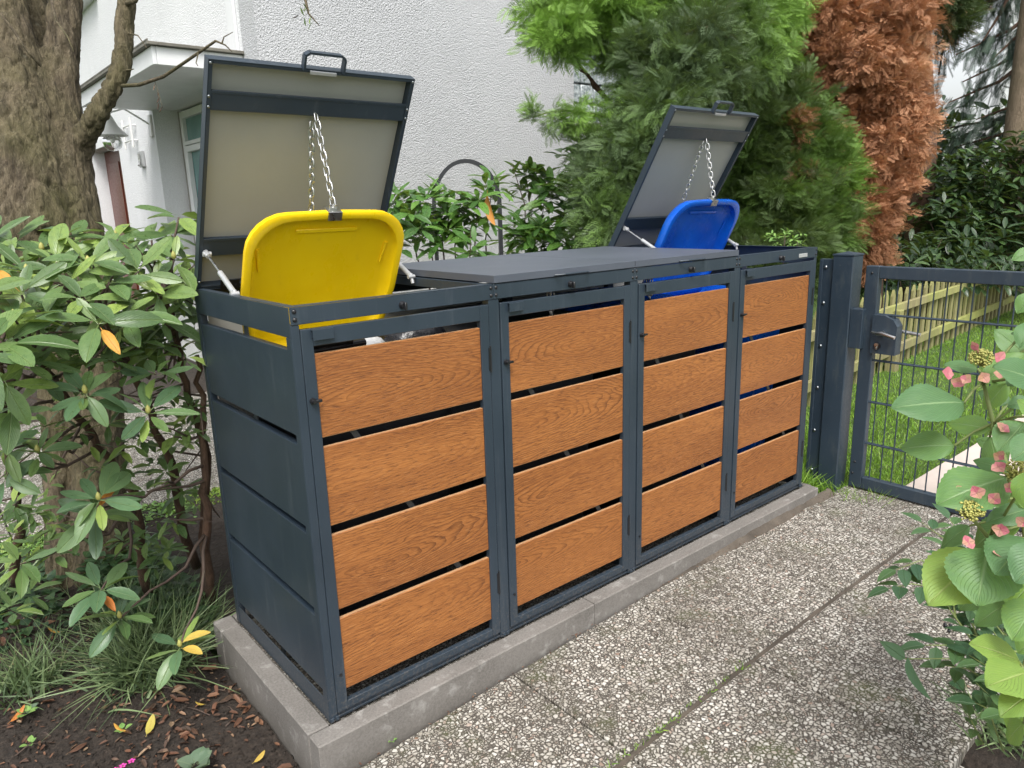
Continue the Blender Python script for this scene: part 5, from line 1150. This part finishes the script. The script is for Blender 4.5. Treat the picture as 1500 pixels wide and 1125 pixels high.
blades(1500,lambda r,n:np.stack([r.uniform(2.62,2.98,n),r.uniform(-.3,.75,n),np.full(n,-.1)],1),.09,.004,M['grass'],'tufts of grass around the foot of the gate post','grass',.6,3,seed=9)
blades(2600,lambda r,n:np.stack([r.uniform(2.55,2.74,n),r.uniform(.06,.9,n),np.full(n,-.12)],1),.16,.006,M['grass'],'taller grass in the gap between the shelter and the gate post','grass',.5,3,seed=10)
blades(3800,lambda r,n:np.stack([r.uniform(-1.2,.9,n),r.uniform(2.22,2.46,n)+.04*r.normal(size=n),np.full(n,-.145)],1),.02,.007,M['seedling'] if False else M['grass'],'strip of moss and clover along the edge of the rear paving','ground cover',.9,2,seed=12,tint=(.4,.9))
blades(260,lambda r,n:np.stack([r.uniform(.40,1.15,n),r.normal(-.561,.006,n),np.full(n,-.076)],1)[r.uniform(0,1,n)<.45],.018,.003,M['grass'],'weeds and moss growing in the long joint of the paving','weeds',.8,2,seed=14)
def tuft(label,c,n,h,rad,seed,m='sedge',lean=.9):
    t=thing('grass_clump',label,'grass clump',(c[0],c[1],c[2]))
    blades(n,lambda r,k:np.array([c])+np.stack([r.normal(0,rad,k),r.normal(0,rad,k),np.zeros(k)],1),h,.0065,M[m],'','',lean,6,seed=seed,name='blades',parent=t,curve=1.3)
tuft('wide clump of dark narrow bladed grass under the rhododendron',(-.27,.86,-.15),560,.25,.065,1); tuft('clump of narrow bladed grass at the left edge of the soil bed',(-.60,1.04,-.15),220,.16,.05,2)
tuft('narrow bladed grass clump close behind the wide clump, nearer the tree',(-.20,1.25,-.15),300,.18,.09,3); tuft('dark grassy tuft at the far left behind the leaves',(-.72,1.75,-.15),240,.28,.07,4)
tuft('tuft of thin grass at the bottom right corner beside the paving',(1.44,-1.18,-.09),260,.10,.05,6,'sedge',1.1); tuft('small grass clump between the rhododendron stems and the shelter corner',(-.10,1.0,-.15),160,.17,.05,7)
# ---- ivy and small ground plants
def ground_leaves(name,label,cat,n,posf,L,m,seed,kindstuff=True,w=.7,lift=.3):
    r=np.random.RandomState(seed); p=posf(r,n); tv,tf,tu=leaf_t(nl=4,w=w,fold=.1,droop=.2,wpos=.4); d=r.normal(size=(len(p),3)); d[:,2]=np.abs(d[:,2])*lift
    o=veg(name,[scatter(tv,tf,p,d,r.uniform(.7,1.3,len(p))*L,r.uniform(0,.98,len(p)),None,r.uniform(-.5,.5,len(p)),tu)],m,None,True); stuff(o,label,cat); return o
ground_leaves('ivy','ivy and fern like ground cover in the shade by the shelter corner','ground cover',1500,lambda r,n:np.stack([r.uniform(-.32,-.02,n),r.uniform(.95,1.9,n),-.15+r.uniform(0,1,n)**1.5*.16],1),.045,M['ivy'],2)
ground_leaves('ivy','dark ground cover around the foot of the trunk','ground cover',900,lambda r,n:np.stack([r.uniform(-1.3,-.4,n),r.uniform(1.3,2.2,n),-.15+r.uniform(0,1,n)**2*.10],1),.045,M['ivy'],4)
ground_leaves('clover','bright clover patches along the rear paving edge','ground cover',1400,lambda r,n:np.stack([r.uniform(-1.1,.3,n),r.normal(2.28,.07,n),-.14+r.uniform(0,.02,n)],1),.022,M['seedling'],6)
ground_leaves('ground_cover','leafy ground cover at the foot of the hydrangea','ground cover',1100,lambda r,n:np.stack([r.uniform(1.5,2.75,n),r.uniform(-1.9,-1.02,n),-.09+r.uniform(0,1,n)**1.5*.14],1),.05,M['snow'],8)
def rosette(name,label,c,n,L,m,seed,w=.75,cat='seedling',el=.5):
    t=thing(name,label,cat,c); me=leaf_mesh('leaf',M[m],nl=5,w=w,fold=.1,droop=.15,wpos=.4); r=random.Random(seed)
    for k in range(n):
        a=2*PI*k/n+r.uniform(-.4,.4); d=Vector((math.cos(a),math.sin(a),el+r.uniform(-.2,.2))).normalized(); l=L*r.uniform(.8,1.2)
        inst('leaf',me,frame_mat(Vector(c)+d*l*.35+Vector((0,0,.01)),d.cross(Vector((0,0,1))),d,l),t)
rosette('seedling','two leaved green seedling in the soil in front of the grass clump',(-0.418,0.555,-0.140),4,.022,'seedling',1); rosette('seedling','pale seedling pair lower left of the grass clump',(-0.639,0.678,-0.140),4,.020,'seedling',2)
rosette('seedling','light green seedling cluster at the left of the bed below the grass',(-0.626,0.847,-0.140),7,.026,'seedling',3); rosette('seedling','tiny green seedling at the foot of the kerb on the paving',(0.147,-0.067,-0.108),4,.012,'seedling',4)
rosette('coral_bells','grey green scalloped leaves at the bottom edge beside the kerb corner',(-0.305,0.226,-0.120),14,.036,'heuch',5,1.15,'plant',.5)
rosette('small_weed','small grey green weed left of the seedlings in the soil bed',(-0.615,0.867,-0.145),6,.022,'heuch',6)
rosette('weed','light green weed at the bottom right beside the thin grass tuft',(1.181,-1.103,-0.100),6,.016,'seedling',7)
q=MB(); c=Vector((-0.458,0.354,-0.100)); fl=thing('pink_flower','small magenta flowers at the bottom edge of the soil bed','flower',tuple(c))
pm_=leaf_mesh('petal',M['magenta'],nl=3,w=.8,fold=.1,droop=.2,wpos=.4)
for cc in (Vector((0,0,.0)),Vector((.022,-.004,.005)),Vector((-.02,.003,-.004))):
    for k in range(5): 
        a=2*PI*k/5; d=Vector((math.cos(a),math.sin(a),.3)); inst('petal',pm_,frame_mat(c+cc+d*.002,d.cross(Vector((0,0,1))),d,.009),fl)
# ---- bark chips and small litter (uncountable), larger fallen leaves as things
def chips(label,n,posf,seed,m,L,par=None):
    r=np.random.RandomState(seed); p=posf(r,n); tv,tf,tu=leaf_t(nl=3,w=.42,fold=.4,droop=-.15); d=r.normal(size=(len(p),3)); d[:,2]*=.22
    o=veg('leaf_litter',[scatter(tv,tf,p,d,r.uniform(.5,1.3,len(p))*L,r.uniform(0,.98,len(p)),None,r.uniform(-.6,.6,len(p)),tu)],m); stuff(o,label,'leaf litter')
def bed(r,n):
    x=r.uniform(-1.1,-.09,n); y=r.uniform(.0,1.6,n); return np.stack([x,y,[soil_z(a,b_)+.006 for a,b_ in zip(x,y)]],1)
chips('brown leaf scraps and bark chips scattered over the soil bed',800,bed,3,M['bleaf'],.020)
chips('larger curled dead leaves strewn over the soil bed',46,bed,13,M['bleaf'],.055)
def bed2(r,n):
    x=r.normal(-.25,.13,n); x=np.minimum(x,-.09); y=r.normal(.50,.13,n); return np.stack([x,y,[soil_z(a,b_)+.008 for a,b_ in zip(x,y)]],1)
chips('denser drift of dead leaf pieces in front of the grass clump',110,bed2,5,M['bleaf'],.034)
gr_='fallen leaves on the soil bed'
FL=[((372,1116,-.13),ylf,.038,'bright yellow fallen leaf lying beside the bottom of the kerb corner',.2),((215,1075,-.14),ylf,.060,'long mottled yellow leaf on the soil right of the seedlings',1.0),((30,1040,-.14),blf,.055,'dull brown leaf near the left edge below the grass',.9),((15,1060,-.14),olf,.055,'orange tan leaf at the left edge of the bed, beside the dull brown one',.6),
((320,1030,-.14),blf,.065,'curled brown leaf right of the yellow leaf whorl, under the kerb',.3),((355,1045,-.14),blf,.05,'red brown curled leaf closest to the kerb side',.7),((290,1075,-.14),blf,.05,'upright rust coloured leaf in the soil below the curled one',1.6),((100,1100,-.14),blf,.055,'pale brown leaf with pink tip between the bottom seedlings',.4),((185,1070,-.14),olf,.045,'rust stem like leaf beside the mottled yellow leaf',2.2),
((90,925,-.14),olf,.05,'reddish leaf on the bark chips left of the grass clump',2.5),((60,915,-.14),blf,.05,'brown leaf on the bark chips at the left',.1),((300,1030,-.14),ylf,.03,'cream twisted leaf beside the curled brown leaf',2.6),((80,880,-.14),blf,.05,'dull brown leaf behind the grass clump at the left',1.2)]
FLP=[(-0.169,0.160,-0.130),(-0.365,0.498,-0.135),(-0.638,0.892,-0.135),(-0.671,0.837,-0.135),(-0.154,0.495,-0.135),(-0.115,0.394,-0.135),(-0.249,0.393,-0.135),(-0.558,0.578,-0.135),(-0.408,0.557,-0.135),(-0.456,1.323,-0.135),(-0.507,1.433,-0.135),(-0.187,0.525,-0.135),(-0.435,1.605,-0.135)]
for (pp,me_,l,lab,a),p_ in zip(FL,FLP):
    z=soil_z(p_[0],p_[1])+.014
    tag(inst('fallen_leaf',me_,frame_mat((p_[0],p_[1],z),Vector((-math.sin(a),math.cos(a),.15)),Vector((math.cos(a),math.sin(a),.12)),l),None),lab,'leaf',gr_)
q=MB()
for k in range(26):
    x=R0.uniform(-.8,-.1); y=R0.uniform(.05,1.2); a=R0.uniform(0,3); l=R0.uniform(.04,.12); z=soil_z(x,y)+.005
    q.tube([(x,y,z),(x+math.cos(a)*l*.5,y+math.sin(a)*l*.5,z+R0.uniform(.003,.02)),(x+math.cos(a)*l,y+math.sin(a)*l,z)],[.002,.0016,.0008],5)
stuff(q.build('fallen_twigs',M['twig'],None,True),'thin dry twigs scattered on the soil bed','twigs')
def clods(name,label,n,posf,seed,smax):
    r=np.random.RandomState(seed); tv=np.array([(0,0,.7),(1,0,0),(0,1,.1),(-1,0,0),(0,-1,-.1),(.6,.6,.35),(-.6,.55,.3),(0,0,-.5)],float)
    tf=np.array([(0,1,5),(0,5,2),(0,2,6),(0,6,3),(0,3,4),(0,4,1),(7,5,1),(7,2,5),(7,6,2),(7,3,6),(7,4,3),(7,1,4)])
    p=posf(r,n); s=r.uniform(.15,1,(n,1))**2.2*smax*np.array([[1,.8,.7]])*r.uniform(.7,1.3,(n,3)); o=veg(name,[scatter(tv,tf,p,r.normal(size=(n,3))*np.array([1,1,.3]),s,r.uniform(0,1,n),None,r.uniform(-3,3,n))],M['soil'],None,False); stuff(o,label,'soil crumbs')
def bedc(r,n):
    x=r.uniform(-1.1,-.075,n); y=r.uniform(-.02,1.5,n); return np.stack([x,y,[soil_z(a,b_)+.001 for a,b_ in zip(x,y)]],1)
clods('soil_crumbs','crumbly lumps of dark soil over the planted bed',9000,bedc,71,.011)
r_=np.random.RandomState(44)
def crumbs(r,n):
    k=n//2; x=np.concatenate([r.uniform(.0,2.6,k),r.uniform(.2,2.7,n-k)]); y=np.concatenate([-.070-np.abs(r.normal(0,.018,k)),r.uniform(-1.1,-.1,n-k)]); return np.stack([x,y,[gz(a)+.004 for a in x]],1)
chips('small dark crumbs of soil and leaf on the paving along the kerb',330,crumbs,61,M['bleaf'],.009)
# ---- hydrangea in the right foreground
hb=(1.15,-1.75,-.12)
hy=thing('hydrangea_shrub','hydrangea with big serrated leaves and fading pink flower heads at the right edge','shrub',hb)
def big_leaf(m,seed,w=.68,curl=.15):
    r=random.Random(seed); nl=26; nw=8; V=[];U=[];F=[]
    for i in range(nl+1):
        y=i/nl; s=(math.sin(PI*y**.82))**.72 if 0<y<1 else .0; s*= (1-.25*y**3); serr=1+(.035 if i%2 else -.02)
        for k in range(-nw//2,nw//2+1):
            f_=k/(nw/2); hw=w/2*s*(serr if abs(f_)==1 else 1)
            vein=abs(((y*7-abs(f_)*2.2)%1)-.5)*.018*(s>0)
            V.append((f_*hw,y+ .05*abs(f_)*s,-curl*y*y+.12*abs(f_)**1.3*hw+vein-.04*abs(f_)**3*s+.02*math.sin(y*9+f_*3+seed)*abs(f_))); U.append((.5+.5*f_,y))
    n=nw+1
    for i in range(nl):
        for k in range(nw): a=i*n+k; F.append((a,a+1,a+n+1,a+n))
    return np_mesh('leaf',np.array(V),np.array(F),m,uv=np.array(U),smooth=True)
HL=[big_leaf(M['hydra'],1),big_leaf(M['hydra'],2,.74,.25),big_leaf(M['hydra'],3,.62,.1)]; HY=[big_leaf(M['hydra_y'],4,.72,.2),big_leaf(M['hydra_y'],5,.66,.1)]
hleaves=[((0.797,-1.199,0.982),(0.679,-1.124,0.994),0,1.0,'g'),((0.790,-1.193,0.897),(0.736,-1.122,0.897),1,1.0,'g'),((0.877,-1.204,1.008),(0.928,-1.254,1.068),2,1.1,'g'),((0.871,-1.228,0.918),(0.856,-1.157,0.931),1,.95,'g'),((0.744,-1.296,0.872),(0.626,-1.232,0.851),0,1.15,'g'),((0.809,-1.286,0.865),(0.813,-1.220,0.872),2,.9,'g'),
((0.697,-1.295,0.752),(0.606,-1.317,0.698),1,1.5,'g'),((0.731,-1.280,0.722),(0.603,-1.243,0.673),0,1.15,'y'),((0.700,-1.354,0.788),(0.617,-1.333,0.759),1,1.4,'g'),((0.768,-1.333,0.818),(0.704,-1.286,0.800),2,.9,'g'),((0.682,-1.368,0.568),(0.614,-1.323,0.617),0,.95,'y'),((0.647,-1.390,0.573),(0.553,-1.363,0.584),1,1.2,'y'),((0.625,-1.406,0.553),(0.559,-1.382,0.538),0,1.0,'y'),
((1.006,-1.249,1.076),(0.960,-1.218,1.098),2,1.0,'g'),((0.917,-1.273,0.979),(0.884,-1.248,0.971),1,1.0,'g'),((0.905,-1.181,1.027),(0.848,-1.142,1.042),2,.8,'g'),((1.098,-1.204,1.250),(1.056,-1.174,1.234),0,.9,'g'),((0.918,-1.271,0.903),(0.871,-1.246,0.942),1,1.0,'g'),((0.786,-1.332,0.870),(0.750,-1.317,0.822),0,1.2,'g'),((0.785,-1.340,0.632),(0.805,-1.307,0.574),1,1.1,'g'),((0.831,-1.283,0.720),(0.847,-1.321,0.643),1,1.0,'g'),((0.839,-1.221,0.725),(0.816,-1.178,0.673),0,.8,'g'),((0.884,-1.326,0.511),(0.924,-1.280,0.551),0,.9,'g'),((0.956,-1.203,0.879),(0.963,-1.235,0.796),1,1.0,'g'),((0.979,-1.214,0.992),(0.955,-1.185,0.934),0,.9,'g')]
hleaves+=[((0.785,-1.301,0.966),(0.723,-1.287,0.932),1,1.2,'g'),((0.874,-1.283,1.048),(0.811,-1.263,1.030),0,1.1,'g'),((0.804,-1.313,0.767),(0.802,-1.257,0.727),2,1.0,'g'),((0.857,-1.325,0.655),(0.804,-1.328,0.591),1,1.3,'g'),((0.669,-1.353,0.920),(0.646,-1.352,0.860),0,1.2,'g'),((0.889,-1.284,0.657),(0.894,-1.241,0.593),1,1.1,'g'),((0.747,-1.329,0.992),(0.727,-1.303,1.021),2,1.2,'g'),((0.903,-1.271,0.736),(0.885,-1.212,0.662),0,1.0,'g'),((0.972,-1.247,1.121),(0.920,-1.243,1.081),0,1.0,'g'),((0.749,-1.383,0.611),(0.705,-1.359,0.571),0,1.2,'g'),((0.692,-1.387,0.447),(0.711,-1.357,0.382),2,1.0,'g')]
hleaves+=[((0.843,-1.303,0.901),(0.830,-1.272,0.923),0,1.1,'g'),((0.854,-1.258,0.775),(0.845,-1.185,0.814),1,1.0,'g'),((0.842,-1.305,0.594),(0.810,-1.257,0.534),2,1.0,'g'),((0.750,-1.358,0.694),(0.710,-1.337,0.654),0,1.2,'g'),((0.995,-1.220,0.844),(0.989,-1.169,0.863),0,1.0,'g'),((0.729,-1.385,0.468),(0.708,-1.361,0.401),1,1.1,'g'),((0.905,-1.250,0.593),(0.862,-1.208,0.530),1,1.0,'g'),((1.039,-1.221,1.040),(1.028,-1.169,1.092),0,1.0,'g'),((0.796,-1.355,0.570),(0.766,-1.322,0.596),2,1.2,'g'),((0.930,-1.207,0.797),(0.877,-1.182,0.738),2,1.0,'g'),((0.816,-1.305,1.036),(0.753,-1.266,1.077),1,1.1,'g'),((0.715,-1.350,0.967),(0.647,-1.328,0.942),2,1.2,'g'),((0.665,-1.388,0.799),(0.595,-1.369,0.757),0,1.3,'g'),((0.692,-1.380,0.685),(0.618,-1.370,0.648),1,1.2,'g'),((0.843,-1.378,0.451),(0.799,-1.365,0.376),1,1.2,'g'),((0.995,-1.262,0.795),(0.992,-1.225,0.693),0,1.1,'g'),((1.057,-1.203,0.931),(1.045,-1.147,0.954),1,1.0,'g'),((1.077,-1.214,1.162),(1.044,-1.197,1.129),1,1.1,'g')]
hn=[]
for k,(a,b_,vi,ws,kd) in enumerate(hleaves):
    a=Vector(a);b_=Vector(b_); d=b_-a; l=d.length; vd=(a-Vector(CAMP)).normalized(); nrm=(-vd*.85+Vector((0,0,.75))+Vector((R0.uniform(-.2,.2),R0.uniform(-.2,.2),0))).normalized(); x=d.cross(nrm)
    me=HL[vi] if kd=='g' else HY[vi%2]; Mx=frame_mat(a,x,d,l)@Matrix.Diagonal((ws,1,1,1)); inst('leaf',me,Mx,hy); hn.append(a)
hroots=[Vector((0.800,-1.360,0.606)),Vector((0.868,-1.302,0.757)),Vector((0.882,-1.265,0.826)),Vector((0.888,-1.225,0.927)),Vector((0.898,-1.196,1.003))]
q=MB(); q.tube([Vector(hb)]+hroots[:1]+hroots[1:],[.011,.009,.007,.0055,.0045,.0035],8); q.tube([hroots[1],Vector((0.767,-1.278,0.739)),Vector((0.707,-1.264,0.794))],[.006,.0045,.003],8); q.tube([hroots[0],Vector((0.709,-1.372,0.541)),Vector((0.668,-1.394,0.532))],[.006,.004,.004],8); q.tube([hroots[0],Vector((0.934,-1.293,0.959)),Vector((1.094,-1.207,1.230))],[.006,.005,.003],8)
q.build('stem',M['twiggreen'],hy,True)
q=MB(); nodes2=[hroots[0].lerp(hroots[1],t_) for t_ in (0,.5,1)]+[hroots[1].lerp(hroots[2],.5),hroots[2],hroots[3],hroots[4],Vector((0.767,-1.278,0.739)),Vector((0.668,-1.394,0.532)),Vector((1.094,-1.207,1.230))]
for a in hn:
    nd=min(nodes2,key=lambda p:(p-a).length); q.tube([nd,nd.lerp(a,.5)+Vector((0,0,.006)),a],[.0028,.0024,.0022],6)
q.build('petiole',M['twiggreen'],hy,True)
def round_petal(m,cup):
    V=[(0,0,0)];U=[(.5,0)];F=[];n=9
    for ring,rr in ((0,.55),(1,1.0)):
        for k in range(n):
            a=-1.15+2.3*k/(n-1); y=rr*math.cos(a)*(.95+.05*math.cos(6*a)); x=rr*.62*math.sin(a); V.append((x,y,cup*rr*rr*(.4+.6*abs(math.sin(a)))-.12*rr**3)); U.append((.5+.5*x,y))
    for k in range(n-1):
        F.append((0,k+1,k+2,0)); F.append((k+1,k+1+n,k+2+n,k+2))
    me=bpy.data.meshes.new('petal'); me.from_pydata(V,[],[(f[0],f[1],f[2]) if f[3]==0 else f for f in F]); me.materials.append(m); l=me.uv_layers.new(name='UVMap')
    for i_,lp_ in enumerate(me.loops): l.data[i_].uv=U[lp_.vertex_index]
    me.polygons.foreach_set('use_smooth',[True]*len(me.polygons)); return me
petm=round_petal(M['pink'],.25)
def head(c,rad,nb,fl,seed):
    r=random.Random(seed); c=Vector(c); q=MB(); vd=(Vector(CAMP)-c).normalized()
    up=(vd*.6+Vector((0,0,.8))).normalized()
    for k in range(nb):
        a=r.uniform(0,6.28); rr=rad*math.sqrt(r.random()); e1=up.orthogonal().normalized(); e2=up.cross(e1); p=c+(e1*math.cos(a)+e2*math.sin(a))*rr+up*(.012*(1-(rr/rad)**2)+r.uniform(-.004,.004))
        s=r.uniform(.0016,.0028); bm=[(0,0,s),(s,0,0),(0,s,0),(-s,0,0),(0,-s,0),(0,0,-s)]; q.add([p+Vector(b_)*1.15 for b_ in bm],[(0,1,2),(0,2,3),(0,3,4),(0,4,1),(5,2,1),(5,3,2),(5,4,3),(5,1,4)]); 
        if k%3==0: q.tube([c-up*.02,p],[.0012,.0007],4)
    h=q.build('flower_head',M['bud'],hy,True)
    for f in fl:
        f=Vector(f); nrm=(vd*.7+Vector((r.uniform(-.6,.6),r.uniform(-.6,.6),r.uniform(-.3,.6)))).normalized(); e1=nrm.orthogonal().normalized(); e2=nrm.cross(e1); a0=r.uniform(0,1.5)
        for k in range(4):
            a=a0+k*PI/2; d=(e1*math.cos(a)+e2*math.sin(a)+nrm*.25); inst('petal',petm,frame_mat(f,d.cross(nrm),d,r.uniform(.010,.0145)),h)
head((0.858,-1.199,1.058),.022,150,[(0.855,-1.189,1.081),(0.793,-1.166,1.034),(0.874,-1.225,1.061),(0.808,-1.195,1.024),(0.834,-1.215,1.028),(0.857,-1.233,1.032),(0.815,-1.177,1.015)],1)
head((0.652,-1.274,0.830),.022,150,[(0.656,-1.280,0.864),(0.677,-1.301,0.853),(0.629,-1.284,0.781),(0.676,-1.316,0.801),(0.678,-1.249,0.851)],2)
head((0.717,-1.320,0.898),.024,150,[(0.695,-1.293,0.925),(0.681,-1.300,0.910),(0.689,-1.317,0.875),(0.755,-1.279,0.957),(0.707,-1.335,0.865),(0.696,-1.341,0.817),(0.658,-1.326,0.763)],3)
# ---- snowberry / privet twigs low on the right
def twig_shrub(name,label,base,strands,m,L,seed,w=.5,cat='shrub',berries=None):
    t=thing(name,label,cat,base); r=random.Random(seed); mes=[leaf_mesh('leaf',M[m],nl=5,w=w,fold=.12,droop=.25,wpos=.4),leaf_mesh('leaf',M[m],nl=5,w=w*1.1,fold=.2,droop=.1,wpos=.4)]
    q=MB()
    for pts in strands:
        pts=[Vector(p) for p in pts]; q.tube(pts,[.003-.002*k/(len(pts)-1) for k in range(len(pts))],5)
        seg=[(a,b_) for a,b_ in zip(pts,pts[1:])]
        for a,b_ in seg:
            n=max(1,int((b_-a).length/(L*.62))); ax=(b_-a).normalized(); e1=ax.cross(Vector((0,0,1))).normalized()
            for k in range(n):
                p=a.lerp(b_,(k+.5)/n)
                for s in (-1,1):
                    d=(e1*s*.9+ax*.6+Vector((0,0,r.uniform(-.5,.2)))).normalized(); inst('leaf',mes[r.randrange(2)],frame_mat(p+d*.006,d.cross(Vector((0,0,1))),d,L*r.uniform(.7,1.1)),t)
        d=(pts[-1]-pts[-2]).normalized(); inst('leaf',mes[0],frame_mat(pts[-1],d.cross(Vector((0,0,1))),d,L*.95),t)
    q.build('twig',M['twiggreen'],t,True)
    if berries:
        q=MB(); c=Vector(berries)
        for k in range(7):
            p=c+Vector((r.uniform(-.008,.008),r.uniform(-.008,.008),r.uniform(-.009,.009))); bm=bmesh.new(); bmesh.ops.create_icosphere(bm,subdivisions=2,radius=.0042); q.add([v.co+p for v in bm.verts],[[v.index for v in f.verts] for f in bm.faces]); bm.free()
        q.build('berries',M['berry'],t,True)
twig_shrub('snowberry_shrub','low twiggy shrub with oval bluish green leaves spreading over the paving under the hydrangea',tuple(Vector((1.75,-1.18,-.1))),
 [[(1.234,-1.171,0.228),(1.249,-1.096,0.294),(1.273,-1.032,0.347),(1.226,-0.990,0.358),(1.179,-0.954,0.348)],[(1.234,-1.171,0.228),(1.373,-1.046,0.356),(1.420,-0.996,0.424),(1.428,-0.927,0.451)],[(1.293,-1.152,0.232),(1.521,-1.027,0.380),(1.542,-0.960,0.437)],[(1.224,-1.236,0.208),(1.129,-1.198,0.290),(1.071,-1.142,0.316),(1.027,-1.105,0.318)],[(1.193,-1.220,0.176),(1.150,-1.168,0.227),(1.107,-1.129,0.237)],[(1.150,-1.246,0.193),(1.229,-1.209,0.306),(1.308,-1.137,0.318),(1.271,-1.100,0.337)],[(1.249,-1.096,0.294),(1.304,-1.058,0.346),(1.308,-0.980,0.395),(1.230,-0.946,0.380)],[(1.247,-1.260,0.191),(1.249,-1.236,0.273),(1.274,-1.181,0.303)],[(1.151,-1.267,0.129),(1.125,-1.225,0.194),(1.105,-1.198,0.227)],[(1.190,-1.278,0.409),(1.202,-1.219,0.415),(1.211,-1.157,0.422),(1.228,-1.107,0.414)],[(1.052,-1.306,0.379),(1.062,-1.253,0.365),(1.067,-1.189,0.368)],[(1.027,-1.309,0.307),(1.041,-1.252,0.313),(1.053,-1.191,0.321)],[(1.017,-1.319,0.249),(1.015,-1.255,0.231),(1.035,-1.208,0.221)],[(1.432,-1.214,0.400),(1.425,-1.138,0.413),(1.429,-1.070,0.427),(1.442,-1.015,0.424)],[(1.121,-1.278,0.226),(1.147,-1.248,0.306),(1.158,-1.205,0.345)]],
 'snow',.066,3,.54,berries=(1.127,-1.117,0.327))
twig_shrub('privet_sprig','small upright sprig with paired grey green leaves at the bottom right beside the grass tuft',tuple(Vector((1.42,-1.22,-.09))),
 [[(1.075,-1.278,0.103),(1.046,-1.258,0.180),(1.047,-1.246,0.218)],[(1.092,-1.233,0.083),(1.082,-1.209,0.132),(1.078,-1.197,0.156)],[(1.037,-1.297,0.155),(1.051,-1.295,0.200)]],'privet',.035,5,.6)
bigl=leaf_mesh('leaf',M['snow'],nl=7,w=.52,fold=.2,droop=.1,wpos=.4)
bd_=thing('bindweed','pair of large pointed dark green leaves hanging over the paving, left of the berries','plant',(0.893,-1.117,0.349))
inst('leaf',bigl,frame_mat((0.894,-1.117,0.353),(1,.2,0),Vector((0.877,-1.161,0.297))-Vector((0.894,-1.117,0.353)),.095),bd_); inst('leaf',bigl,frame_mat((0.888,-1.113,0.349),(1,-.5,.4),Vector((0.875,-1.082,0.370))-Vector((0.888,-1.113,0.349)),.06),bd_)
q=MB(); q.tube([(0.888,-1.113,0.349),(1.003,-1.152,0.316),(1.127,-1.200,0.279)],[.0014,.0014,.0014],5); q.build('stem',M['twiggreen'],bd_,True)
print('scene built')
